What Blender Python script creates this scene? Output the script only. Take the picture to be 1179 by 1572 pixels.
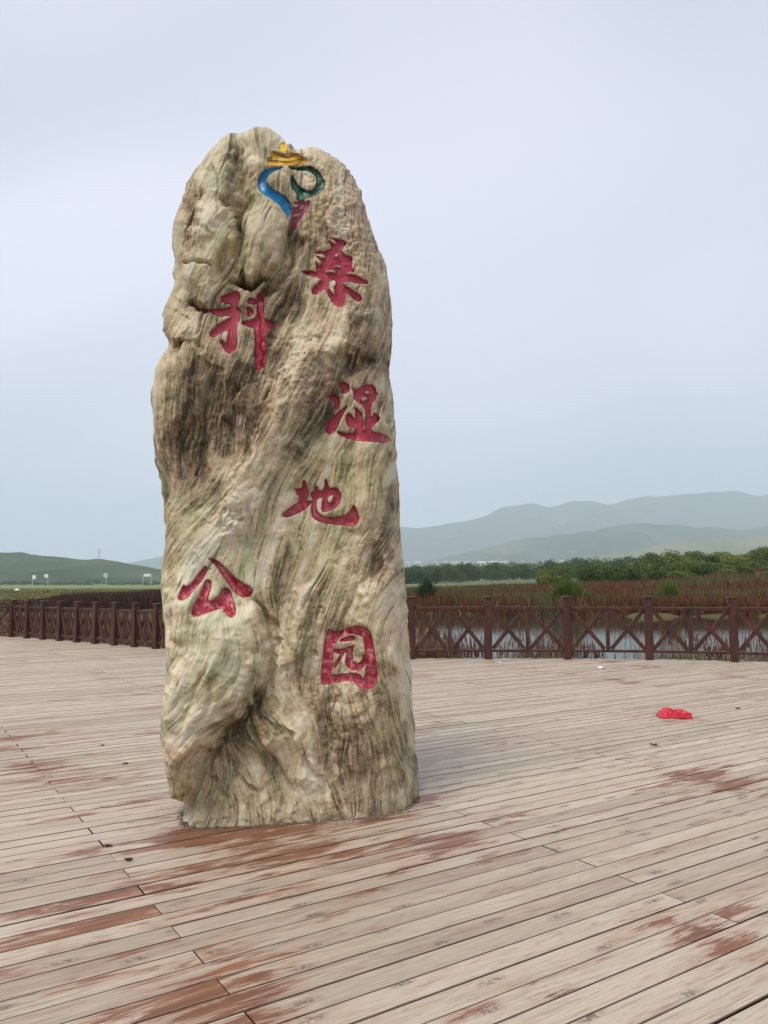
import bpy, bmesh, math, random
import numpy as np
from mathutils import Vector, Matrix

# ------------------------------------------------------------------ camera, sky, sun
for o in list(bpy.data.objects):
    bpy.data.objects.remove(o)
sc = bpy.context.scene
COL = sc.collection
RNG = np.random.default_rng(7)
random.seed(7)
F, CX, CY, CAMH = 1180.0, 589.5, 786.0, 1.42          # focal length and centre in photo pixels, eye height
PITCH = math.atan(109.5 / F)

cam = bpy.data.cameras.new('camera')
cam.sensor_fit = 'VERTICAL'
cam.sensor_height = 36.0
cam.lens = F / 1572.0 * 36.0
cam.clip_start = 0.1
cam.clip_end = 40000
camo = bpy.data.objects.new('camera', cam)
COL.objects.link(camo)
camo.location = (0, 0, CAMH)
camo.rotation_euler = (math.pi / 2 + PITCH, 0, 0)
sc.camera = camo

SUN_EL, SUN_AZ = math.radians(60), math.radians(214)   # azimuth clockwise from +Y
world = bpy.data.worlds.new('World')
sc.world = world
world.use_nodes = True
wn, wl = world.node_tree.nodes, world.node_tree.links
wn.clear()
w_out = wn.new('ShaderNodeOutputWorld')
w_bg = wn.new('ShaderNodeBackground')
w_sky = wn.new('ShaderNodeTexSky')
w_sky.sky_type = 'NISHITA'
w_sky.sun_disc = False
w_sky.sun_elevation = SUN_EL
w_sky.sun_rotation = SUN_AZ
w_sky.altitude = 2900
w_sky.air_density = 1.0
w_sky.dust_density = 2.0
w_tc = wn.new('ShaderNodeTexCoord')
w_map = wn.new('ShaderNodeMapping')
w_map.inputs['Scale'].default_value = (1.0, 1.0, 1.3)
w_no = wn.new('ShaderNodeTexNoise')
w_no.inputs['Scale'].default_value = 1.25
w_no.inputs['Detail'].default_value = 1.6
w_no.inputs['Roughness'].default_value = 0.45
w_no.inputs['Distortion'].default_value = 0.6
w_rmp = wn.new('ShaderNodeValToRGB')                   # the overcast layer: grey-blue to milky
w_rmp.color_ramp.elements[0].position = 0.22
w_rmp.color_ramp.elements[0].color = (2.35, 2.52, 3.12, 1)
w_rmp.color_ramp.elements[1].position = 0.66
w_rmp.color_ramp.elements[1].color = (4.50, 4.52, 5.10, 1)
w_mix = wn.new('ShaderNodeMixRGB')
w_mix.inputs['Fac'].default_value = 0.90
w_bg.inputs['Strength'].default_value = 0.10
wl.new(w_tc.outputs['Generated'], w_map.inputs['Vector'])
wl.new(w_map.outputs['Vector'], w_no.inputs['Vector'])
w_dot = wn.new('ShaderNodeVectorMath')
w_dot.operation = 'DOT_PRODUCT'
w_dot.inputs[1].default_value = (-0.90, -0.35, 0.10)
w_ma = wn.new('ShaderNodeMath')
w_ma.operation = 'MULTIPLY_ADD'
w_ma.inputs[1].default_value = 0.27
wl.new(w_tc.outputs['Generated'], w_dot.inputs[0])
wl.new(w_dot.outputs['Value'], w_ma.inputs[0])
wl.new(w_no.outputs['Fac'], w_ma.inputs[2])
wl.new(w_ma.outputs['Value'], w_rmp.inputs['Fac'])
wl.new(w_sky.outputs['Color'], w_mix.inputs['Color1'])
wl.new(w_rmp.outputs['Color'], w_mix.inputs['Color2'])
wl.new(w_mix.outputs['Color'], w_bg.inputs['Color'])
wl.new(w_bg.outputs['Background'], w_out.inputs['Surface'])

sun = bpy.data.lights.new('sun', 'SUN')
sun.energy = 1.5
sun.angle = math.radians(24)
sun.color = (1.0, 0.91, 0.79)
suno = bpy.data.objects.new('sun', sun)
COL.objects.link(suno)
sd = Vector((math.sin(SUN_AZ) * math.cos(SUN_EL), math.cos(SUN_AZ) * math.cos(SUN_EL), math.sin(SUN_EL)))
suno.rotation_euler = (-sd).to_track_quat('-Z', 'Y').to_euler()
suno.location = (0, 0, 30)

sc.view_settings.view_transform = 'Standard'
sc.view_settings.look = 'None'
sc.view_settings.exposure = 1.12
sc.view_settings.gamma = 1.0
sc.view_settings.use_curve_mapping = False
sc.render.engine = 'CYCLES'
sc.cycles.use_denoising = True
sc.cycles.max_bounces = 6
sc.cycles.diffuse_bounces = 3
sc.cycles.glossy_bounces = 3
sc.cycles.transparent_max_bounces = 8
sc.cycles.volume_bounces = 6

# ------------------------------------------------------------------ helpers
def ray(px, py):
    """direction of the photo pixel (arrays welcome): X right, Y forward, Z up"""
    dx = np.asarray(px, float) - CX
    dz = -(np.asarray(py, float) - CY)
    return dx, F * math.cos(PITCH) - dz * math.sin(PITCH), F * math.sin(PITCH) + dz * math.cos(PITCH)

def at_z(px, py, z=0.0):
    dx, dy, dz = ray(px, py)
    t = (z - CAMH) / dz
    return dx * t, dy * t

def at_y(px, py, y):
    dx, dy, dz = ray(px, py)
    t = y / dy
    return dx * t, CAMH + dz * t

def project(x, y, z):
    c, s = math.cos(PITCH), math.sin(PITCH)
    zz = z - CAMH
    fw = y * c + zz * s
    upv = -y * s + zz * c
    return CX + F * x / fw, CY - F * upv / fw

def link(o, parent=None):
    COL.objects.link(o)
    if parent is not None:
        o.parent = parent
    return o

def mesh_np(name, verts, faces, mat=None, parent=None, smooth=False, attrs=None):
    """faces: (n,3) or (n,4) int array; attrs: name -> (n,) float or (n,4) colour per vertex"""
    me = bpy.data.meshes.new(name)
    verts = np.asarray(verts, np.float32)
    faces = np.asarray(faces, np.int32)
    me.vertices.add(len(verts))
    me.vertices.foreach_set('co', verts.ravel())
    k = faces.shape[1]
    me.loops.add(faces.size)
    me.loops.foreach_set('vertex_index', faces.ravel())
    me.polygons.add(len(faces))
    me.polygons.foreach_set('loop_start', np.arange(len(faces), dtype=np.int32) * k)
    me.polygons.foreach_set('use_smooth', np.full(len(faces), bool(smooth)))
    for an, a in (attrs or {}).items():
        a = np.asarray(a, np.float32)
        if a.ndim == 1:
            at = me.attributes.new(an, 'FLOAT', 'POINT')
            at.data.foreach_set('value', a)
        else:
            at = me.attributes.new(an, 'FLOAT_COLOR', 'POINT')
            at.data.foreach_set('color', a.ravel())
    me.update(calc_edges=True)
    me.validate()
    if mat is not None:
        me.materials.append(mat)
    o = bpy.data.objects.new(name, me)
    return link(o, parent)

def obj_bm(name, bm, mat, parent=None, smooth=False):
    me = bpy.data.meshes.new(name)
    bm.normal_update()
    bm.to_mesh(me)
    bm.free()
    if smooth:
        for p in me.polygons:
            p.use_smooth = True
    if mat is not None:
        me.materials.append(mat)
    return link(bpy.data.objects.new(name, me), parent)

def tag(o, label=None, cat=None, group=None, kind=None):
    if label: o['label'] = label
    if cat: o['category'] = cat
    if group: o['group'] = group
    if kind: o['kind'] = kind
    return o

def empty(name, loc=(0, 0, 0), rz=0.0):
    o = bpy.data.objects.new(name, None)
    o.empty_display_size = 0.2
    o.location = loc
    o.rotation_euler = (0, 0, rz)
    return link(o)

def copy_tree(o, parent=None):
    c = o.copy()
    link(c, parent)
    for ch in [k for k in bpy.data.objects if k.parent == o]:
        copy_tree(ch, c)
    return c

class NT:
    """a small node-tree writer"""
    def __init__(s, name):
        s.m = bpy.data.materials.new(name)
        s.m.use_nodes = True
        s.t = s.m.node_tree
        s.t.nodes.clear()
        s.out = s.n('ShaderNodeOutputMaterial')
        s.p = s.n('ShaderNodeBsdfPrincipled')
        s.l(s.p.outputs['BSDF'], s.out.inputs['Surface'])
    def n(s, typ, **kw):
        nd = s.t.nodes.new(typ)
        for k, v in kw.items():
            setattr(nd, k, v)
        return nd
    def l(s, a, b):
        s.t.links.new(a, b)
    def put(s, sock, v):
        if isinstance(v, bpy.types.NodeSocket):
            s.l(v, sock)
        elif isinstance(v, (tuple, list)) and len(v) == 3 and sock.type == 'RGBA':
            sock.default_value = (*v, 1)
        else:
            sock.default_value = v
    def math(s, op, a, b=0.0, c=0.0, clamp=False):
        nd = s.n('ShaderNodeMath', operation=op, use_clamp=clamp)
        s.put(nd.inputs[0], a); s.put(nd.inputs[1], b)
        if op in ('MULTIPLY_ADD', 'SMOOTH_MIN'):
            s.put(nd.inputs[2], c)
        return nd.outputs[0]
    def mix(s, f, a, b, mode='MIX'):
        nd = s.n('ShaderNodeMixRGB', blend_type=mode)
        s.put(nd.inputs[0], f); s.put(nd.inputs[1], a); s.put(nd.inputs[2], b)
        return nd.outputs[0]
    def step(s, v, lo, hi, a=0.0, b=1.0):
        nd = s.n('ShaderNodeMapRange', interpolation_type='SMOOTHSTEP')
        s.put(nd.inputs[0], v)
        s.put(nd.inputs[1], lo); s.put(nd.inputs[2], hi); s.put(nd.inputs[3], a); s.put(nd.inputs[4], b)
        return nd.outputs[0]
    def ramp(s, f, stops):
        nd = s.n('ShaderNodeValToRGB')
        e = nd.color_ramp.elements
        while len(e) < len(stops):
            e.new(0.5)
        for i, (p, c) in enumerate(stops):
            e[i].position = p
            e[i].color = (*c, 1)
        s.put(nd.inputs[0], f)
        return nd.outputs[0]
    def noise(s, vec, scale, detail=3.0, rough=0.5, dist=0.0, out='Fac'):
        nd = s.n('ShaderNodeTexNoise')
        if vec is not None:
            s.l(vec, nd.inputs['Vector'])
        nd.inputs['Scale'].default_value = scale
        nd.inputs['Detail'].default_value = detail
        nd.inputs['Roughness'].default_value = rough
        nd.inputs['Distortion'].default_value = dist
        return nd.outputs[out]
    def mapping(s, vec, scale=(1, 1, 1), rot=(0, 0, 0), loc=(0, 0, 0), typ='POINT'):
        nd = s.n('ShaderNodeMapping', vector_type=typ)
        s.l(vec, nd.inputs['Vector'])
        nd.inputs['Scale'].default_value = scale
        nd.inputs['Rotation'].default_value = rot
        nd.inputs['Location'].default_value = loc
        return nd.outputs['Vector']
    def pos(s):
        return s.n('ShaderNodeNewGeometry').outputs['Position']
    def attr(s, name, out='Fac'):
        return s.n('ShaderNodeAttribute', attribute_name=name).outputs[out]
    def bump(s, h, strength=0.3, dist=0.01):
        nd = s.n('ShaderNodeBump')
        nd.inputs['Strength'].default_value = strength
        nd.inputs['Distance'].default_value = dist
        s.put(nd.inputs['Height'], h)
        s.l(nd.outputs['Normal'], s.p.inputs['Normal'])
    def done(s, color=None, rough=0.8, spec=None):
        if color is not None:
            s.put(s.p.inputs['Base Color'], color)
        s.put(s.p.inputs['Roughness'], rough)
        if spec is not None:
            s.put(s.p.inputs['Specular IOR Level'], spec)
        return s.m

def plain(name, c, rough=0.7, var=0.25, scale=8.0, spec=None):
    t = NT(name)
    f = t.noise(t.pos(), scale, 4, 0.6)
    lo = tuple(v * (1 - var) for v in c)
    hi = tuple(min(v * (1 + var), 0.9) for v in c)
    return t.done(t.ramp(f, [(0.3, lo), (0.7, hi)]), rough, spec)

def gnoise(shape, sig, seed, wrap=True):
    """band-limited noise, zero mean, unit variance; sig in cells (one number or (sy, sx))"""
    r = np.random.default_rng(seed).standard_normal(shape)
    sy, sx = (sig, sig) if np.isscalar(sig) else sig
    fy = np.fft.fftfreq(shape[0])[:, None]
    fx = np.fft.rfftfreq(shape[1])[None, :]
    g = np.exp(-2 * (np.pi ** 2) * ((fy * sy) ** 2 + (fx * sx) ** 2))
    r = np.fft.irfft2(np.fft.rfft2(r) * g, s=shape)
    r -= r.mean()
    return r / r.std()

def blur(a, sig):
    fy = np.fft.fftfreq(a.shape[0])[:, None]
    fx = np.fft.rfftfreq(a.shape[1])[None, :]
    g = np.exp(-2 * (np.pi ** 2) * ((fy * sig) ** 2 + (fx * sig) ** 2))
    return np.fft.irfft2(np.fft.rfft2(a) * g, s=a.shape)

def sstep(x, a, b):
    t = np.clip((x - a) / (b - a), 0, 1)
    return t * t * (3 - 2 * t)

def bilin(a, fy, fx):
    h, w = a.shape
    fy = np.clip(fy, 0, h - 1.001); fx = np.clip(fx, 0, w - 1.001)
    iy = fy.astype(np.int32); ix = fx.astype(np.int32)
    ty = fy - iy; tx = fx - ix
    return (a[iy, ix] * (1 - ty) * (1 - tx) + a[iy, ix + 1] * (1 - ty) * tx
            + a[iy + 1, ix] * ty * (1 - tx) + a[iy + 1, ix + 1] * ty * tx)

# ------------------------------------------------------------------ ground, water, hills
def skyline(pts, x):
    p = np.array(pts, float)
    return np.interp(x, p[:, 0], p[:, 1])

def pond(x, y):
    """1 inside the pond: between a near and a far shore that wander with the bearing"""
    a = x / np.maximum(y, 1.0)
    wob = 1.2 * np.sin(a * 31.0) + 0.8 * np.sin(a * 67.0 + 1.0)
    near = np.interp(a, [-1.2, -0.62, -0.2, -0.06, 0.0, 1.0], [44, 40, 40, 20, 15.5, 13.5])
    far = np.interp(a, [-1.2, -0.5, -0.2, 0.0, 0.3, 1.0], [54, 58, 56, 50, 46, 38])
    inside = np.minimum(y - (near + wob * 0.4), (far + wob) - y)
    return np.where(y > 3, sstep(inside, -1.2, 1.5), 0.0)

def ground_h(x, y):
    d = np.hypot(x, y)
    a = x / np.maximum(np.abs(y), 1.0)
    right = sstep(a, -0.05, 0.25) * (y > 0)
    h = -0.38 + 0.06 * np.sin(x * 0.31) * np.cos(y * 0.23) + 0.05 * np.sin(x * 0.9 + y * 0.7)
    h = h + right * (0.9 * sstep(d, 55, 110) + 1.6 * sstep(d, 110, 400))
    h = h + right * sstep(a, 0.22, 0.5) * 3.6 * sstep(d, 75, 170) * (1 - 0.6 * sstep(d, 250, 600))
    h = h - 1.1 * pond(x, y)
    h = h - 0.5 * (d < 12)
    return h

def build_ground():
    rs = np.concatenate([[0.5, 4, 8, 11], np.geomspace(13, 130, 90), np.geomspace(136, 10500, 46)])
    az = np.radians(np.concatenate([np.linspace(-180, -40, 36, endpoint=False), np.linspace(-40, 40, 240, endpoint=False),
                                    np.linspace(40, 180, 36, endpoint=False)]))
    R, A = np.meshgrid(rs, az, indexing='ij')
    x, y = R * np.sin(A), R * np.cos(A)
    z = ground_h(x, y)
    n, m = x.shape
    i, j = np.meshgrid(np.arange(n - 1), np.arange(m), indexing='ij')
    j2 = (j + 1) % m
    f = np.stack([i * m + j, i * m + j2, (i + 1) * m + j2, (i + 1) * m + j], -1).reshape(-1, 4)[:, ::-1]
    t = NT('marsh ground')
    p = t.pos()
    big = t.noise(t.mapping(p, (0.012, 0.05, 0.012)), 1.0, 4, 0.55)
    fine = t.noise(p, 1.3, 5, 0.6)
    c = t.ramp(big, [(0.30, (0.075, 0.080, 0.035)), (0.48, (0.12, 0.10, 0.05)), (0.60, (0.17, 0.14, 0.07)), (0.75, (0.10, 0.11, 0.045))])
    c = t.mix(t.step(fine, 0.35, 0.7), c, (0.07, 0.075, 0.03), 'MIX')
    # beyond the marsh the plain is grazed, short and green
    far = t.n('ShaderNodeVectorMath', operation='LENGTH')
    t.l(p, far.inputs[0])
    c2 = t.ramp(big, [(0.3, (0.10, 0.17, 0.06)), (0.55, (0.17, 0.21, 0.085)), (0.75, (0.22, 0.21, 0.10))])
    c = t.mix(t.step(far.outputs['Value'], 90, 260), c, c2)
    t.bump(fine, 0.5, 0.08)
    m_ = t.done(c, 0.95, 0.1)
    o = mesh_np('ground', np.stack([x, y, z], -1).reshape(-1, 3), f, m_, smooth=True)
    tag(o, kind='structure')

def build_water():
    t = NT('pond water')
    p = t.pos()
    w = t.noise(t.mapping(p, (1.0, 3.0, 1.0)), 1.1, 3, 0.5)
    t.bump(w, 0.12, 0.03)
    t.p.inputs['IOR'].default_value = 1.33
    m_ = t.done((0.035, 0.04, 0.03), 0.04, 0.5)
    # outline polygon wide enough to run under both shores
    a = np.linspace(-1.15, 0.95, 60)
    near = [(aa * 12.6, 12.6) for aa in a]
    far = [(aa * 64, 64) for aa in a[::-1]]
    bm = bmesh.new()
    n = len(a)
    vn = [bm.verts.new((x, y, -0.55)) for x, y in near]
    vf = [bm.verts.new((x, y, -0.55)) for x, y in far[::-1]]
    for i in range(n - 1):
        bm.faces.new((vn[i], vn[i + 1], vf[i + 1], vf[i]))
    tag(obj_bm('water', bm, m_), kind='structure')

def range_mesh(name, pts, Y, depth, mat, seed, rough, x0, x1, n=260, rows=46, base=0.0):
    """a hill range whose crest seen from the deck follows the listed skyline points"""
    px = np.linspace(x0, x1, n)
    py = skyline(pts, px)
    X, Z = at_y(px, py, Y)
    w = np.linspace(-1, 1, rows)                         # -1 front foot, 0 crest, 1 back foot
    N = gnoise((rows, n), (3.0, 7.0), seed) * 0.6 + gnoise((rows, n), (1.3, 2.4), seed + 1) * 0.35
    rid = gnoise((1, n), (0.01, 1.2), seed + 5)[0] * 0.010 + gnoise((1, n), (0.01, 3.0), seed + 6)[0] * 0.010
    Z = Z * (1 + rid)
    prof = np.where(w < 0, (1 + w), (1 - w))[:, None] ** 0.9
    off = np.abs(w)[:, None] * (1 - np.abs(w)[:, None]) * 4
    H = np.maximum(Z, base)[None, :] * prof * (1 - 1.9 * rough * np.abs(N) * off)
    YY = Y + w[:, None] * depth + 0 * X[None, :]
    XX = X[None, :] * (1 + 0 * w[:, None])
    H = H + (base - 6) * (1 - prof)
    v = np.stack([XX, YY, H], -1).reshape(-1, 3)
    i, j = np.meshgrid(np.arange(rows - 1), np.arange(n - 1), indexing='ij')
    f = np.stack([i * n + j, i * n + j + 1, (i + 1) * n + j + 1, (i + 1) * n + j], -1).reshape(-1, 4)
    return tag(mesh_np(name, v, f, mat, smooth=True), kind='structure')

def hill_mat(name, a, b, c, scale):
    t = NT(name)
    p = t.pos()
    f = t.noise(t.mapping(p, (1, 1, 2.5)), scale, 6, 0.6, 0.5)
    g = t.noise(p, scale * 9, 4, 0.6)
    col = t.ramp(f, [(0.30, a), (0.5, b), (0.72, c)])
    col = t.mix(t.step(g, 0.45, 0.75, 0, 0.5), col, tuple(v * 0.55 for v in a))
    t.bump(f, 0.6, 12.0)
    return t.done(col, 1.0, 0.0)

def build_hills():
    far = [(-500, 880), (200, 862), (420, 830), (560, 806), (615, 801), (674, 798), (693, 792), (747, 786), (767, 779), (790, 772), (816, 767),
           (841, 765), (868, 758), (886, 757), (904, 759), (924, 763), (944, 762), (963, 759), (993, 757), (1008, 761), (1042, 757), (1067, 750),
           (1090, 747), (1120, 745), (1150, 749), (1179, 748), (1280, 735), (1420, 752), (1700, 780)]
    mid = [(-100, 893), (560, 880), (640, 866), (713, 845), (762, 830), (816, 821), (866, 815), (905, 811), (939, 804), (973, 801), (1020, 802),
           (1060, 801), (1101, 803), (1135, 811), (1160, 806), (1179, 801), (1260, 790), (1400, 800), (1700, 830)]
    low = [(640, 893), (760, 872), (850, 860), (930, 850), (990, 836), (1040, 826), (1090, 824), (1130, 826), (1179, 820), (1300, 812), (1500, 826), (1700, 850)]
    left = [(-900, 850), (-500, 838), (-200, 842), (0, 845), (30, 845), (60, 850), (100, 855), (130, 858), (155, 857), (180, 861), (215, 867),
            (245, 873), (300, 881), (360, 889), (420, 894)]
    range_mesh('mountain', far, 7200, 1900, hill_mat('far mountain grass', (0.028, 0.040, 0.036), (0.050, 0.064, 0.052), (0.095, 0.10, 0.08), 0.0011), 11, 0.42, -500, 1700)
    range_mesh('hill', mid, 4300, 1100, hill_mat('middle hill grass', (0.026, 0.046, 0.030), (0.055, 0.080, 0.045), (0.13, 0.14, 0.085), 0.002), 21, 0.42, -100, 1700)
    range_mesh('hill', low, 2900, 700, hill_mat('low hill grass', (0.09, 0.13, 0.05), (0.15, 0.16, 0.08), (0.24, 0.21, 0.13), 0.003), 31, 0.34, 640, 1700)
    range_mesh('hill', left, 1500, 480, hill_mat('left hill grass', (0.016, 0.036, 0.014), (0.036, 0.064, 0.024), (0.095, 0.115, 0.05), 0.0045), 41, 0.36, -900, 420)

# ------------------------------------------------------------------ deck of planks
ANG = math.radians(56.85)
U = np.array([math.sin(ANG), math.cos(ANG)])
V = np.array([-math.cos(ANG), math.sin(ANG)])
ROTZ = math.pi / 2 - ANG
PITCHB, V0, SEAM0 = 0.128, 0.0875, 1.09

RIGHT_FENCE = [(-2.05, 14.76), (-0.92, 14.66), (0.52, 14.64), (1.96, 14.64), (3.45, 14.64), (4.95, 14.51), (6.37, 14.16), (7.75, 13.72), (9.15, 13.25)]
LEFT_FENCE = [(-2.05, 14.76)] + [(-4.97 - 0.6138 * k, 16.95 + 0.4588 * k) for k in range(-4, 9)]
END_FENCE = [LEFT_FENCE[-1]] + [(LEFT_FENCE[-1][0] - 1.42 * k, LEFT_FENCE[-1][1] + 0.12 * k) for k in range(1, 3)]
DECK = ([(11.5, 12.2), (9.3, 13.45), (7.8, 13.95), (6.45, 14.38), (4.98, 14.74), (3.45, 14.87), (0.5, 14.87), (-1.95, 14.99), (LEFT_FENCE[-1][0] + 0.12, LEFT_FENCE[-1][1] + 0.2),
         (-13.5, 21.4), (-14.5, 18), (-13, 8), (-9, -1), (-2, -4), (6, -4), (11, 2)])

def row_span(v):
    """u range of the deck polygon along the row at v"""
    us = []
    n = len(DECK)
    for i in range(n):
        a, b = np.array(DECK[i]), np.array(DECK[(i + 1) % n])
        va, vb = a @ V, b @ V
        if (va - v) * (vb - v) < 0:
            q = a + (b - a) * (v - va) / (vb - va)
            us.append(q @ U)
    return (min(us), max(us)) if len(us) >= 2 else None

def deck_material():
    t = NT('weathered deck boards')
    p = t.pos()
    m = t.mapping(p, rot=(0, 0, -ROTZ))                    # x along the boards, y across
    sx = t.n('ShaderNodeSeparateXYZ'); t.l(m, sx.inputs[0])
    u, v = sx.outputs['X'], sx.outputs['Y']
    row = t.math('FLOOR', t.math('DIVIDE', t.math('SUBTRACT', v, V0), PITCHB))
    odd = t.math('MODULO', t.math('ADD', row, 1000.0), 2.0)
    colm = t.math('FLOOR', t.math('DIVIDE', t.math('SUBTRACT', t.math('SUBTRACT', u, SEAM0), t.math('MULTIPLY', odd, 2.0)), 4.0))
    cid = t.n('ShaderNodeCombineXYZ'); t.l(row, cid.inputs[0]); t.l(colm, cid.inputs[1])
    wnz = t.n('ShaderNodeTexWhiteNoise', noise_dimensions='2D'); t.l(cid.outputs[0], wnz.inputs['Vector'])
    rnd = wnz.outputs['Value']
    rc = t.n('ShaderNodeSeparateColor'); t.l(wnz.outputs['Color'], rc.inputs[0])
    # coordinates shifted per board so that the grain never runs on from one board into the next
    sh = t.n('ShaderNodeCombineXYZ')
    t.l(t.math('MULTIPLY_ADD', rnd, 37.0, u), sh.inputs[0]); t.l(v, sh.inputs[1]); t.l(t.math('MULTIPLY', rnd, 19.0), sh.inputs[2])
    g = sh.outputs[0]
    streak = t.noise(t.mapping(g, (2.6, 62, 1)), 1.0, 5, 0.65, 0.5)
    fibre = t.noise(t.mapping(g, (7, 260, 1)), 1.0, 3, 0.6)
    blot = t.noise(t.mapping(g, (1.3, 9, 1)), 1.0, 4, 0.55)
    base = t.ramp(t.math('ADD', t.math('MULTIPLY', blot, 0.6), t.math('MULTIPLY', rnd, 0.4)),
                  [(0.25, (0.300, 0.242, 0.182)), (0.5, (0.455, 0.378, 0.290)), (0.8, (0.560, 0.490, 0.395))])
    base = t.mix(t.math('MULTIPLY', rc.outputs['Green'], 0.35), base, (0.36, 0.335, 0.255))        # some boards lean to lichen green-grey
    base = t.mix(t.math('MULTIPLY', rc.outputs['Blue'], 0.16), base, (0.385, 0.275, 0.235))         # some to pink
    base = t.mix(t.step(streak, 0.52, 0.72, 0, 0.55), base, (0.145, 0.095, 0.070))
    base = t.mix(t.step(fibre, 0.50, 0.70, 0, 0.55), base, (0.165, 0.12, 0.092))
    base = t.mix(t.step(fibre, 0.47, 0.28, 0, 0.45), base, (0.54, 0.48, 0.41))
    # knots: sparse stretched cells
    vk = t.n('ShaderNodeTexVoronoi', feature='F1', voronoi_dimensions='2D'); t.l(t.mapping(g, (2.4, 8.0, 1)), vk.inputs['Vector']); vk.inputs['Scale'].default_value = 1.0
    kc = t.n('ShaderNodeSeparateColor'); t.l(vk.outputs['Color'], kc.inputs[0])
    kn = t.math('MULTIPLY', t.step(vk.outputs['Distance'], 0.22, 0.05), t.step(kc.outputs['Red'], 0.55, 0.60))
    kn = t.math('MULTIPLY', kn, t.step(t.noise(g, 55, 3, 0.7), 0.35, 0.6))
    base = t.mix(t.math('MULTIPLY', kn, 0.85), base, (0.11, 0.08, 0.065))
    dirt = t.noise(t.mapping(g, (11, 46, 1)), 1.0, 5, 0.7)
    dirt = t.math('MULTIPLY', t.step(dirt, 0.56, 0.68), t.step(t.noise(t.mapping(g, (1.1, 5, 1), loc=(3, 1, 0)), 1.0, 3, 0.6), 0.42, 0.62))
    base = t.mix(t.math('MULTIPLY', dirt, 0.55), base, (0.19, 0.145, 0.115))
    # what is left of the red-brown paint: flakes drawn out along the grain, more by the stone and the old board ends
    pn = t.noise(t.mapping(g, (1.9, 10, 1)), 1.0, 7, 0.66, 0.5)
    pb = t.noise(m, 0.42, 3, 0.6)
    stone_d = t.n('ShaderNodeVectorMath', operation='DISTANCE'); t.l(p, stone_d.inputs[0]); stone_d.inputs[1].default_value = (-0.45, 4.75, 0)
    near_stone = t.step(stone_d.outputs['Value'], 1.75, 0.65)
    lane = t.math('ABSOLUTE', t.math('SUBTRACT', t.math('MODULO', t.math('ADD', t.math('SUBTRACT', u, SEAM0 - 1.0), 200.0), 2.0), 1.0))
    seam = t.step(lane, 0.45, 0.03)
    lim = t.math('SUBTRACT', 0.655, t.math('MULTIPLY', near_stone, 0.13))
    lim = t.math('SUBTRACT', lim, t.math('MULTIPLY', t.math('MULTIPLY', seam, t.step(pb, 0.45, 0.62)), 0.13))
    worn = None
    for bx_, by_, rx_ in ((300, 1520, 0.62), (195, 1385, 0.55), (90, 1180, 0.8), (30, 1130, 1.0), (1105, 1432, 0.55), (430, 1300, 0.55), (285, 1284, 0.30), (330, 1276, 0.25), (690, 1290, 0.35), (420, 1560, 0.5), (100, 1480, 0.5)):
        wx_, wy_ = at_z(bx_, by_, 0)
        dn = t.n('ShaderNodeVectorMath', operation='DISTANCE'); t.l(p, dn.inputs[0]); dn.inputs[1].default_value = (float(wx_), float(wy_), 0)
        w_ = t.step(dn.outputs['Value'], rx_, rx_ * 0.15)
        worn = w_ if worn is None else t.math('MAXIMUM', worn, w_)
    lim = t.math('SUBTRACT', lim, t.math('MULTIPLY', worn, 0.105))
    lim = t.math('SUBTRACT', lim, t.math('MULTIPLY', t.step(pb, 0.52, 0.72), 0.035))
    lim = t.math('SUBTRACT', lim, t.math('MULTIPLY', t.step(rc.outputs['Red'], 0.80, 0.98), 0.12))
    dif = t.math('SUBTRACT', t.math('ADD', pn, t.math('MULTIPLY', t.math('SUBTRACT', fibre, 0.5), 0.42)), lim)
    paint = t.step(dif, 0.0, 0.075)
    pink = t.step(dif, -0.13, 0.03)
    base = t.mix(t.math('MULTIPLY', pink, 0.36), base, (0.30, 0.150, 0.105))
    pcol = t.ramp(t.noise(t.mapping(g, (3, 30, 1)), 1.0, 4, 0.6), [(0.3, (0.090, 0.036, 0.019)), (0.6, (0.205, 0.072, 0.030)), (0.8, (0.33, 0.145, 0.045))])
    base = t.mix(t.math('MULTIPLY', paint, 0.88), base, pcol)
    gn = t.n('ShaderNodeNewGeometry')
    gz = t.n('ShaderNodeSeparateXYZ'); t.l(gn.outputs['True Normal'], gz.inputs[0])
    base = t.mix(t.step(gz.outputs['Z'], 0.95, 0.30), base, (0.040, 0.022, 0.014))               # board edges: dirt stain, with the shade of the gaps painted in
    h = t.math('ADD', t.math('MULTIPLY', streak, -0.6), t.math('ADD', t.math('MULTIPLY', fibre, -0.5), t.math('MULTIPLY', paint, 0.25)))
    t.bump(h, 0.35, 0.004)
    rough = t.math('SUBTRACT', 0.62, t.math('MULTIPLY', near_stone, 0.22))
    return t.done(base, rough, 0.35)

def plank_profile():
    w, h, b = 0.5, 0.5, 0.04                # half width (unit), thickness unit, bevel share
    return w, h, b

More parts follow.
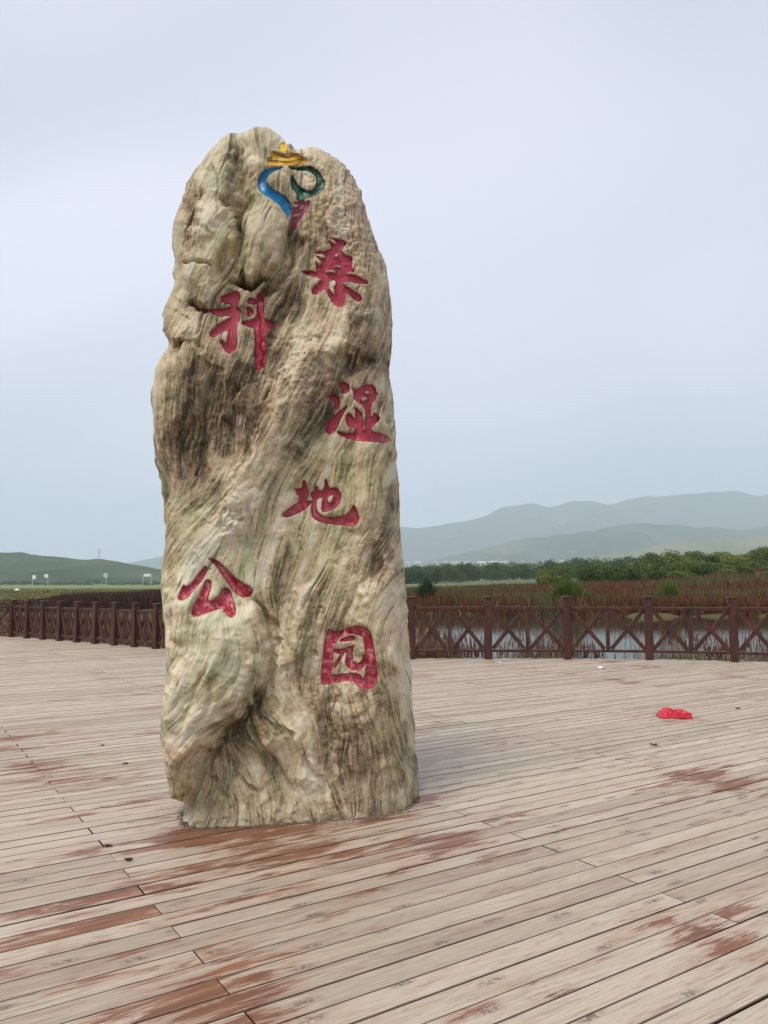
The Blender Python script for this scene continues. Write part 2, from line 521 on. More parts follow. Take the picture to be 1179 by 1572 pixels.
def build_deck():
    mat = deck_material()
    t = NT('deck underside')
    under = t.done((0.018, 0.013, 0.010), 0.95, 0.1)
    # the bearer slab below the boards
    bm = bmesh.new()
    top = [bm.verts.new((x, y, -0.06)) for x, y in DECK]
    bot = [bm.verts.new((x, y, -0.34)) for x, y in DECK]
    bm.faces.new(top)
    bm.faces.new(bot[::-1])
    n = len(DECK)
    for i in range(n):
        bm.faces.new((top[i], bot[i], bot[(i + 1) % n], top[(i + 1) % n]))
    bmesh.ops.recalc_face_normals(bm, faces=bm.faces)
    deck = obj_bm('deck', bm, under)
    tag(deck, kind='structure')
    # all boards of the deck
    vs = [np.array(q) @ V for q in DECK]
    r0, r1 = int((min(vs) - V0) / PITCHB), int((max(vs) - V0) / PITCHB) + 1
    boards = []
    rr = random.Random(3)
    for r in range(r0, r1):
        v = V0 + (r + 0.5) * PITCHB
        sp = row_span(v)
        if not sp:
            continue
        s0 = SEAM0 + (2.0 if (r % 2) else 0.0)
        k0 = math.floor((sp[0] - s0) / 4.0)
        k1 = math.floor((sp[1] - s0) / 4.0)
        for k in range(k0, k1 + 1):
            a = max(sp[0], s0 + 4 * k + rr.uniform(0.000, 0.004))
            b = min(sp[1], s0 + 4 * (k + 1) - rr.uniform(0.002, 0.007))
            if b - a < 0.15:
                continue
            boards.append((a, b, v + rr.uniform(-0.0016, 0.0016), rr.choice([0.1165, 0.1195, 0.1208, 0.1222, 0.1232, 0.1240, 0.1245]),
                           rr.uniform(-0.0025, 0.0), rr.uniform(-0.0009, 0.0009)))
    # rank by size in the picture
    def pix(b):
        us = np.linspace(b[0], b[1], 9)
        P = us[:, None] * U + b[2] * V
        ok = P[:, 1] > 0.8
        if not ok.any():
            return 0.0
        px, py = project(P[:, 0], P[:, 1], 0.0 * P[:, 0])
        vis = ok & (px > -20) & (px < 1200) & (py > 0) & (py < 1600)
        if not vis.any():
            return 0.0
        y = P[vis, 1]
        return float((1.0 / y ** 3).sum() * (b[1] - b[0]))
    sc_ = np.array([pix(b) for b in boards])
    order = np.argsort(-sc_)
    near = [i for i in order[:300] if sc_[i] > 0]
    nearset = set(near)
    # one shared board mesh, 4 m long before scaling
    bv = 0.004
    prof = [(-0.5, -0.04), (-0.5, -bv), (-0.48, 0.0), (0.48, 0.0), (0.5, -bv), (0.5, -0.04)]
    def board_mesh():
        bm = bmesh.new()
        A = [bm.verts.new((-0.5, y, z)) for y, z in prof]
        B = [bm.verts.new((0.5, y, z)) for y, z in prof]
        k = len(prof)
        for i in range(k):
            j = (i + 1) % k
            bm.faces.new((A[i], A[j], B[j], B[i]))
        bm.faces.new(A[::-1]); bm.faces.new(B)
        bmesh.ops.recalc_face_normals(bm, faces=bm.faces)
        me = bpy.data.meshes.new('plank')
        bm.to_mesh(me); bm.free()
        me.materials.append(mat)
        return me
    me = board_mesh()
    for i in near:
        a, b, v, w, dz, tw = boards[i]
        o = bpy.data.objects.new('plank', me)
        c = (a + b) / 2 * U + v * V
        o.location = (c[0], c[1], dz)
        o.rotation_euler = (0, 0, ROTZ + tw)
        o.scale = (b - a, w, 1)
        link(o, deck)
    V_, F_ = [], []
    base = 0
    k = len(prof)
    quads = [(i + k, (i + 1) % k + k, (i + 1) % k, i) for i in range(1, 4)]      # top and bevels only matter far away
    quads += [(k, 1 + k, 1, 0), (4 + k, 5 + k, 5, 4)]
    caps = [(0, 1, 4, 5), (1, 2, 3, 4), (5 + k, 4 + k, 1 + k, k), (4 + k, 3 + k, 2 + k, 1 + k)]
    for i, (a, b, v, w, dz, tw) in enumerate(boards):
        if i in nearset:
            continue
        for uu in (a, b):
            for y, z in prof:
                P = uu * U + (v + y * w) * V
                V_.append((P[0], P[1], z + dz))
        for q in quads + caps:
            F_.append([base + j for j in q])
        base += 2 * k
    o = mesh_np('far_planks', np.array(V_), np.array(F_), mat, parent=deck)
    tag(o, kind='stuff')
    # edge board along the fence side
    return deck

# ------------------------------------------------------------------ carved standing stone
XM, YM, KM = -0.47, 5.27, 0.20             # the stone's middle plane: y = YM + KM (x - XM)
def px_mid(px, py):
    dx, dy, dz = ray(px, py)
    # dy t = YM + KM (dx t - XM)
    tt = (YM - KM * XM) / (dy - KM * dx)
    return dx * tt, CAMH + dz * tt

LEFT_PX = [(289.0, 1290.0), (289.0, 1262.0), (287.0, 1240.0), (298.0, 1222.0), (292.0, 1218.0), (276.5, 1213.0), (272.0, 1206.0), (271.5, 1196.0), (267.7, 1160.0), (263.5, 1126.0), (258.4, 1104.0), (263.5, 1066.0), (269.0, 1028.0), (270.3, 990.0), (264.3, 950.0), (260.2, 908.0), (260.3, 874.0), (263.3, 845.0), (264.7, 816.0), (261.5, 780.0), (257.4, 748.0), (250.9, 718.0), (246.6, 679.0), (243.8, 641.0), (243.5, 613.0), (248.0, 580.0), (254.8, 568.0), (262.2, 557.0), (268.3, 546.0), (267.1, 536.0), (263.7, 524.0), (258.7, 513.0), (259.0, 498.0), (261.9, 486.0), (267.8, 473.0), (273.5, 459.0), (275.5, 443.0), (275.7, 428.0), (274.0, 399.0), (272.5, 371.0), (277.8, 348.0), (285.0, 329.0), (294.0, 304.0), (303.4, 286.0), (309.0, 280.0), (313.0, 274.0)]
RIGHT_PX = [(640.0, 1290.0), (641.0, 1230.0), (643.2, 1211.0), (641.7, 1190.0), (637.1, 1136.0), (633.3, 1078.0), (631.2, 1027.0), (626.4, 970.0), (624.1, 932.0), (621.0, 894.0), (619.2, 855.0), (614.1, 817.0), (613.9, 775.0), (611.5, 740.0), (609.1, 705.0), (608.4, 671.0), (605.3, 633.0), (601.3, 598.0), (597.6, 580.0), (595.0, 566.0), (599.7, 543.0), (601.4, 518.0), (602.7, 495.0), (601.8, 474.0), (597.9, 442.0), (592.2, 415.0), (583.7, 394.0), (570.4, 363.0), (564.6, 337.0), (556.2, 306.0), (541.2, 280.0)]
TOP_PX = [(313.0, 274.0), (318.0, 267.0), (327.0, 256.0), (342.0, 240.5), (359.0, 228.1), (382.0, 227.2), (392.0, 219.8), (403.0, 216.6), (420.0, 215.6), (433.0, 223.6), (447.0, 237.1), (459.0, 249.1), (475.0, 246.9), (491.0, 246.0), (504.0, 251.4), (519.0, 259.2), (533.0, 268.7), (541.2, 280.0)]
ZB = -0.004

# raster over the stone's face, in photo pixels
RX0, RY0, RS = 200.0, 160.0, 0.75
RW, RH = 640, 1520
_gx = RX0 + RS * np.arange(RW)
_gy = RY0 + RS * np.arange(RH)

def poly_dist(GX, GY, pts):
    """distance to a polyline, signed side, and share of its length at the nearest point"""
    best = np.full(GX.shape, 1e9); side = np.zeros(GX.shape); par = np.zeros(GX.shape)
    pts = np.array(pts, float)
    L = np.hypot(*np.diff(pts, axis=0).T); tot = L.sum(); acc = 0.0
    for (a, b, l) in zip(pts[:-1], pts[1:], L):
        d = b - a
        t = np.clip(((GX - a[0]) * d[0] + (GY - a[1]) * d[1]) / (l * l), 0, 1)
        ex, ey = GX - a[0] - t * d[0], GY - a[1] - t * d[1]
        q = np.hypot(ex, ey)
        cr = d[0] * (GY - a[1]) - d[1] * (GX - a[0])
        m = q < best
        best = np.where(m, q, best); side = np.where(m, np.sign(cr), side); par = np.where(m, (acc + t * l) / tot, par)
        acc += l
    return best, side, par

def smooth_line(pts, n=3):
    p = np.array(pts, float)
    for _ in range(n):
        q = np.empty((2 * len(p) - 2, 2))
        q[0::2] = 0.75 * p[:-1] + 0.25 * p[1:]
        q[1::2] = 0.25 * p[:-1] + 0.75 * p[1:]
        p = np.vstack([p[:1], q, p[-1:]])
    return p

class Relief:
    def __init__(s):
        s.H = np.zeros((RH, RW))
        # the strokes are drawn on a gently warped sheet so that no edge is a clean curve
        s.wx = gnoise((RH, RW), 9 / RS, 101) * 3.0 + gnoise((RH, RW), 3.2 / RS, 102) * 1.3
        s.wy = gnoise((RH, RW), 9 / RS, 103) * 3.0 + gnoise((RH, RW), 3.2 / RS, 104) * 1.3
    def win(s, pts, pad):
        p = np.array(pts, float)
        x0, y0 = p.min(0) - pad; x1, y1 = p.max(0) + pad
        i0, i1 = max(0, int((y0 - RY0) / RS)), min(RH, int((y1 - RY0) / RS) + 1)
        j0, j1 = max(0, int((x0 - RX0) / RS)), min(RW, int((x1 - RX0) / RS) + 1)
        sl = (slice(i0, i1), slice(j0, j1))
        GX, GY = np.meshgrid(_gx[j0:j1], _gy[i0:i1])
        return sl, GX + s.wx[sl], GY + s.wy[sl]
    def blob(s, x, y, rx, ry, h, ang=0, p=1.0):
        sl, GX, GY = s.win([(x, y)], 2.6 * max(rx, ry))
        c, sn = math.cos(math.radians(ang)), math.sin(math.radians(ang))
        a = ((GX - x) * c + (GY - y) * sn) / rx; b = (-(GX - x) * sn + (GY - y) * c) / ry
        s.H[sl] += h * np.exp(-(a * a + b * b) ** p)
    def line(s, pts, w, h):
        pts = smooth_line(pts)
        sl, GX, GY = s.win(pts, 3.2 * w)
        d, _, t = poly_dist(GX, GY, pts)
        s.H[sl] += (1.2 if h > 0 else 1.7) * h * np.exp(-(d / w) ** 2) * np.minimum(1, 6 * np.minimum(t, 1 - t) + 0.15)
    def step(s, pts, high, w, fade, h, und=0.0, endf=5):
        """a ledge: the side of `high` stands proud by h at the line and sinks away over `fade`"""
        pts = smooth_line(pts)
        sl, GX, GY = s.win(pts, max(3 * w, 2.2 * fade))
        d, sd_, t = poly_dist(GX, GY, pts)
        p0 = np.array([[high[0]]], float), np.array([[high[1]]], float)
        _, sh, _ = poly_dist(p0[0], p0[1], pts)
        q = d * sd_ * sh[0, 0]
        e = np.minimum(1, endf * np.minimum(t, 1 - t) + 0.02)
        prof = sstep(q, -w, w) * np.exp(-(np.maximum(q, 0) / fade) ** 2)
        low = np.exp(-((q + w * 1.6) / (w * 2.2)) ** 2) * (q < w)
        s.H[sl] += 1.75 * e * (h * prof - und * low)

    def mass(s, sharp, soft, h, rnd, fade, und=0.0, w=1.6):
        """a boss of rock: breaks off sharply along `sharp`, melts into the face towards `soft`"""
        sh = smooth_line(sharp, 2)
        poly = np.vstack([sh, np.array(soft, float)])
        sl, GX, GY = s.win(poly, 12)
        ins = inside(GX, GY, poly).astype(float)
        d, _, t = poly_dist(GX, GY, sh)
        d2, _, _ = poly_dist(GX, GY, np.vstack([sh[-1:], np.array(soft, float), sh[:1]]))
        sd_ = np.where(ins > 0, d, -d)
        e = sstep(np.minimum(t, 1 - t), 0.0, 0.10)
        q = np.clip((sd_ + w) / rnd, 0, 1)
        prof = np.sqrt(np.maximum(1 - (1 - q) ** 2, 0)) * sstep(sd_, -w, w)
        prof = prof * np.where(ins > 0, sstep(d2, 0, fade), np.where(sd_ > -w, 1, 0))
        s.H[sl] += h * prof - und * e * np.exp(-((sd_ + 4.0) / 5.0) ** 2) * (sd_ < 0)

def facets():
    """chipped planes: every cell of a warped random net gets its own level and tilt"""
    r = np.random.default_rng(404)
    n = 520
    P = np.stack([r.uniform(205, 665, n), r.uniform(165, 1295, n)], 1)
    lev = r.normal(0, 1, n); tx = r.normal(0, 1, n); ty = r.normal(0, 1, n)
    wx = gnoise((RH, RW), 7, 405) * 5 + gnoise((RH, RW), 2.5, 406) * 1.6
    wy = gnoise((RH, RW), 7, 407) * 5 + gnoise((RH, RW), 2.5, 408) * 1.6
    GX, GY = np.meshgrid(_gx, _gy)
    GX = (GX + wx)[::2, ::2].astype(np.float32); GY = (GY + wy)[::2, ::2].astype(np.float32)
    best = np.full(GX.shape, 1e9, np.float32); idx = np.zeros(GX.shape, np.int32)
    for i, (x, y) in enumerate(P):
        # cells drawn out along the stone
        i0, i1 = max(0, int((y - 150 - RY0) / (2 * RS))), min(GX.shape[0], int((y + 150 - RY0) / (2 * RS)))
        q = (GX[i0:i1] - x) ** 2 * 2.2 + (GY[i0:i1] - y) ** 2
        m = q < best[i0:i1]
        best[i0:i1] = np.where(m, q, best[i0:i1]); idx[i0:i1] = np.where(m, i, idx[i0:i1])
    f = lev[idx] + (GX - P[idx, 0]) / 26 * tx[idx] + (GY - P[idx, 1]) / 40 * ty[idx]
    f = np.kron(f, np.ones((2, 2)))[:RH, :RW]
    return blur(f, 1.1)

def stone_relief():
    R = Relief()
    R.mass([(360, 905), (395, 930), (418, 962), (422, 1000), (408, 1042), (384, 1084), (350, 1122), (322, 1160), (300, 1196), (284, 1214), (258, 1222)],
           [(225, 1222), (225, 880), (290, 860)], 0.17, 50, 60, 0.045)
    R.mass([(376, 320), (372, 380), (371, 414), (386, 432), (408, 426), (430, 404), (448, 372), (452, 325)], [(448, 235), (380, 235)], 0.075, 26, 40, 0.02)
    R.mass([(606, 852), (574, 880), (552, 902), (538, 930), (529, 962), (522, 992)], [(560, 1040), (660, 1040), (660, 860)], 0.075, 30, 35, 0.02)
    R.mass([(340, 222), (316, 262), (309, 300), (299, 340), (287, 372), (278, 420), (271, 448)], [(330, 470), (372, 400), (366, 230)], 0.050, 18, 26, 0.01)
    R.mass([(424, 1030), (446, 1012), (466, 1007), (488, 990)], [(486, 900), (440, 900)], 0.060, 22, 30, 0.025)
    R.mass([(408, 1180), (393, 1158), (379, 1137), (366, 1125), (353, 1128), (344, 1142)], [(352, 1085), (420, 1070), (455, 1130)], 0.055, 20, 26, 0.022)
    R.mass([(256, 552), (280, 537), (300, 536), (314, 545), (336, 572)], [(320, 680), (225, 690)], 0.050, 18, 50, 0.012)
    R.mass([(462, 500), (430, 585), (400, 648), (386, 692), (362, 730), (326, 776)], [(330, 860), (430, 830), (520, 640), (540, 520)], 0.070, 30, 60, 0.02)
    R.mass([(498, 548), (526, 541), (552, 547), (580, 556)], [(590, 470), (500, 470)], 0.045, 16, 30, 0.02)
    R.mass([(450, 1215), (436, 1178), (420, 1146), (402, 1122)], [(430, 1080), (500, 1120), (500, 1220)], 0.035, 20, 26, 0.008)
    R.mass([(580, 1075), (572, 1110), (566, 1150), (562, 1205)], [(505, 1205), (510, 1075)], 0.045, 26, 26, 0.012)
    # big masses
    R.blob(420, 700, 120, 420, 0.05)
    R.blob(322, 335, 30, 80, 0.035, -12)
    R.blob(412, 355, 36, 75, 0.055, 8)
    R.blob(510, 330, 45, 110, 0.03)
    R.blob(270, 620, 28, 90, 0.05)
    R.blob(352, 625, 42, 62, -0.075, 15)
    R.blob(345, 700, 40, 55, -0.035, 20)
    R.blob(300, 520, 30, 40, 0.025)
    R.blob(480, 600, 40, 110, 0.025, 20)
    R.line([(525, 470), (480, 580), (430, 680), (372, 745), (312, 830), (282, 890)], 34, 0.055)
    R.line([(452, 520), (430, 600), (400, 680), (350, 760)], 10, 0.025)
    R.blob(545, 562, 19, 15, -0.085)
    R.blob(583, 862, 17, 26, -0.085, 20)
    R.blob(560, 780, 60, 60, 0.02)
    # the great lobe at the lower left
    R.blob(330, 950, 50, 75, 0.04, 10)
    R.line([(360, 945), (338, 1020), (304, 1100), (276, 1170)], 30, 0.035)
    R.blob(350, 1172, 48, 42, -0.075, 20)
    R.blob(300, 1225, 30, 20, -0.05)
    R.line([(268, 880), (262, 930), (270, 975), (290, 1000)], 7, -0.025)
    R.step([(290, 1010), (272, 1035), (270, 1080), (262, 1110)], (310, 1060), 4, 40, 0.022)
    R.line([(303, 1015), (285, 1065), (270, 1110)], 9, 0.022)
    R.line([(330, 1010), (312, 1060), (296, 1110)], 5, -0.014)
    R.line([(350, 1030), (330, 1080), (306, 1125)], 5, -0.012)
    R.line([(318, 1115), (300, 1140), (275, 1165)], 8, 0.018)
    R.line([(374, 1040), (352, 1090), (322, 1135)], 5, 0.012)
    R.line([(295, 1180), (285, 1200), (268, 1212)], 10, 0.02)
    # hollows and arches under it
    R.blob(372, 1120, 30, 30, -0.05)
    R.step([(358, 1185), (370, 1182), (382, 1196), (394, 1216)], (385, 1180), 2.2, 16, 0.018, 0.008)
    R.step([(316, 1205), (328, 1192), (338, 1204), (346, 1226)], (340, 1190), 2.2, 16, 0.018, 0.008)
    R.step([(410, 1090), (428, 1104), (446, 1112), (462, 1140), (478, 1175), (498, 1205)], (470, 1090), 3.5, 26, 0.020, 0.006)
    for x0 in (300, 322, 350, 372, 398, 420, 448):
        R.line([(x0, 1262), (x0 + 3, 1236), (x0 + 10, 1214)], 5.5, 0.012)
    # ledges and bosses on the right
    R.blob(452, 1040, 16, 24, -0.035)
    R.blob(562, 905, 16, 20, 0.025)
    R.blob(545, 1120, 30, 55, 0.04)
    R.blob(600, 1200, 14, 30, -0.03)
    R.line([(578, 1182), (600, 1168), (624, 1168)], 8, 0.022)
    R.line([(503, 1060), (500, 1110), (505, 1160), (498, 1215)], 6, -0.016)
    R.blob(606, 1010, 10, 24, 0.02)
    # the flank at the far right
    R.step([(592, 400), (597, 470), (592, 560), (598, 640), (604, 720), (608, 800), (612, 880), (617, 960), (622, 1050), (629, 1140), (634, 1215)], (560, 800), 5, 60, 0.035)
    # upper part: channels, cave, clefts
    R.line([(366, 205), (372, 260), (376, 310), (372, 360), (352, 400), (322, 440)], 9, -0.040)
    R.step([(356, 235), (358, 290), (352, 330), (330, 362), (302, 388)], (330, 330), 4, 30, 0.016)
    R.blob(372, 437, 14, 7, -0.11)
    R.line([(352, 436), (372, 440), (396, 436), (412, 428)], 3.5, -0.04)
    R.line([(462, 345), (460, 385), (442, 420), (418, 446), (396, 470)], 5, -0.030)
    R.line([(474, 350), (470, 400), (450, 436), (424, 470)], 6, 0.022)
    R.line([(482, 395), (462, 440), (436, 486), (420, 540)], 6, -0.020)
    R.line([(428, 205), (432, 215)], 9, -0.02)
    R.line([(458, 236), (468, 262), (470, 300)], 7, -0.020)
    R.line([(288, 407), (304, 412), (328, 420)], 2.2, -0.022)
    R.step([(294, 462), (306, 468), (320, 476)], (306, 450), 2.0, 20, 0.020, 0.010)
    R.line([(292, 464), (304, 471), (318, 479), (322, 486)], 3.2, -0.045)
    R.line([(316, 478), (312, 500), (300, 520)], 3, -0.014)
    R.step([(246, 512), (256, 522), (270, 526), (292, 530)], (272, 500), 2.2, 24, 0.022, 0.006)
    R.line([(244, 512), (256, 524), (272, 529), (290, 533)], 3.0, -0.035)
    R.step([(302, 556), (318, 558), (332, 566), (342, 560)], (320, 545), 2, 18, 0.016, 0.006)
    R.line([(318, 585), (310, 640), (318, 690), (314, 760)], 6, -0.020)
    R.line([(285, 590), (282, 660), (288, 720)], 5, -0.010)
    R.step([(330, 640), (350, 622), (372, 604), (386, 590)], (390, 640), 3, 30, 0.022, 0.012)
    R.line([(365, 640), (362, 680), (352, 720)], 5, 0.018)
    R.line([(385, 640), (382, 690), (370, 725)], 4, -0.012)
    R.line([(404, 655), (396, 700), (384, 735)], 4, 0.012)
    R.line([(384, 770), (388, 800), (378, 845)], 3, -0.012)
    R.line([(352, 775), (346, 810), (350, 850)], 3, -0.008)
    R.blob(365, 795, 9, 22, -0.012)
    R.line([(470, 690), (452, 730), (440, 790), (430, 850), (425, 930)], 9, 0.016)
    R.line([(492, 900), (486, 960)], 6, 0.010)
    R.line([(300, 690), (292, 740), (290, 800)], 6, 0.012)
    for c_ in ([(395, 470), (410, 520), (400, 560), (408, 600)], [(450, 540), (440, 580), (446, 620)], [(540, 470), (528, 520), (534, 560)], [(500, 880), (496, 930), (500, 970)], [(330, 250), (342, 300), (336, 350)],
               [(405, 940), (432, 970), (430, 1010)], [(520, 1040), (512, 1090), (520, 1140)], [(590, 600), (584, 660), (592, 720)], [(275, 480), (290, 500), (284, 520)], [(348, 870), (360, 900), (372, 940)],
               [(470, 760), (462, 820), (470, 870)], [(420, 590), (400, 640), (396, 690)], [(575, 300), (560, 340), (566, 380)], [(505, 260), (512, 300), (500, 340)], [(300, 640), (306, 700), (298, 760)]):
        R.line(c_, 1.6, -0.010)
    return R

def flow_field():
    pts = [(300, 300, 15), (330, 350, 25), (300, 450, 30), (270, 380, 8), (400, 250, 3), (400, 300, 5), (410, 400, 15), (440, 420, 35), (500, 300, 10), (540, 400, -10),
           (480, 480, 30), (500, 560, 20), (560, 520, 5), (560, 700, 10), (590, 800, 15), (270, 600, 0), (255, 700, -8), (300, 650, 15), (340, 600, 30),
           (330, 700, 10), (380, 650, 5), (440, 600, 32), (430, 680, 32), (360, 740, 38), (300, 800, 45), (280, 860, 38), (268, 950, 2), (400, 800, 15),
           (470, 700, 20), (470, 850, 10), (430, 900, 20), (480, 950, 0), (530, 900, 2), (560, 850, 28), (570, 930, 35), (400, 950, -25), (370, 960, 10), (340, 980, 15),
           (330, 1050, 25), (300, 1100, 30), (280, 1160, 25), (370, 1080, 40), (430, 1050, -15), (450, 1100, -38), (420, 1130, -52), (390, 1160, -45),
           (350, 1180, 20), (330, 1210, 20), (370, 1230, 0), (420, 1220, -25), (470, 1200, -32), (520, 1100, -15), (540, 1180, 8), (600, 1000, -5),
           (600, 1100, 0), (610, 1200, 0), (560, 1230, 0), (290, 1240, 5), (340, 1250, -8), (440, 1005, 50), (500, 1030, 10), (570, 1030, -20), (520, 620, 12), (600, 600, 0)]
    h, w = RH // 8, RW // 8
    gx = RX0 + RS * 8 * np.arange(w); gy = RY0 + RS * 8 * np.arange(h)
    GX, GY = np.meshgrid(gx, gy)
    c = np.zeros((h, w)); s = np.zeros((h, w)); W = np.zeros((h, w)) + 1e-9
    for x, y, a in pts:
        k = np.exp(-((GX - x) ** 2 + (GY - y) ** 2) / (2 * 38.0 ** 2)) + 1e-7
        c += k * math.cos(2 * math.radians(a)); s += k * math.sin(2 * math.radians(a)); W += k
    th = 0.5 * np.arctan2(s, c)
    yy, xx = np.arange(RH) / 8.0, np.arange(RW) / 8.0
    YY, XX = np.meshgrid(yy, xx, indexing='ij')
    TH = bilin(th, YY, XX)
    TH = TH + 0.14 * gnoise((RH, RW), 26 / RS, 201) + 0.07 * gnoise((RH, RW), 9 / RS, 202)
    GYf = np.meshgrid(_gx, _gy)[1]
    TH = TH + 0.22 * sstep(GYf, 980, 1100) * gnoise((RH, RW), 15 / RS, 203)      # the folded foot
    return np.sin(TH), -np.cos(TH)          # up the stone, in raster (x, y)

def lic(vx, vy, srcs, steps, h=1.3):
    JJ, II = np.meshgrid(np.arange(RW, dtype=np.float32), np.arange(RH, dtype=np.float32))
    acc = [s.astype(np.float32).copy() for s in srcs]
    vx = vx.astype(np.float32); vy = vy.astype(np.float32)
    n = 1.0
    for sg in (1.0, -1.0):
        x, y = JJ.copy(), II.copy()
        for k in range(steps):
            ix = np.clip(x + 0.5, 0, RW - 1).astype(np.int32); iy = np.clip(y + 0.5, 0, RH - 1).astype(np.int32)
            idx = iy * RW + ix
            x = x + sg * h * vx.ravel()[idx]; y = y + sg * h * vy.ravel()[idx]
            ix = np.clip(x + 0.5, 0, RW - 1).astype(np.int32); iy = np.clip(y + 0.5, 0, RH - 1).astype(np.int32)
            idx = iy * RW + ix
            for a, s in zip(acc, srcs):
                a += s.ravel()[idx]
    out = []
    for a in acc:
        a = a - a.mean()
        out.append((a / a.std()).astype(np.float64))
    return out

# --- the writing: outlines read from the carving, in local units per character
def chaikin(p, n=2):
    p = np.array(p, float)
    for _ in range(n):
        q = np.roll(p, -1, 0)
        p = np.stack([0.8 * p + 0.2 * q, 0.2 * p + 0.8 * q], 1).reshape(-1, 2)
    return p

def inside(GX, GY, poly):
    p = np.asarray(poly, float)
    r = np.zeros(GX.shape, bool)
    for (x1, y1), (x2, y2) in zip(p, np.roll(p, -1, 0)):
        if y1 == y2:
            continue
        m = ((y1 > GY) != (y2 > GY)) & (GX < (x2 - x1) * (GY - y1) / (y2 - y1) + x1)
        r ^= m
    return r

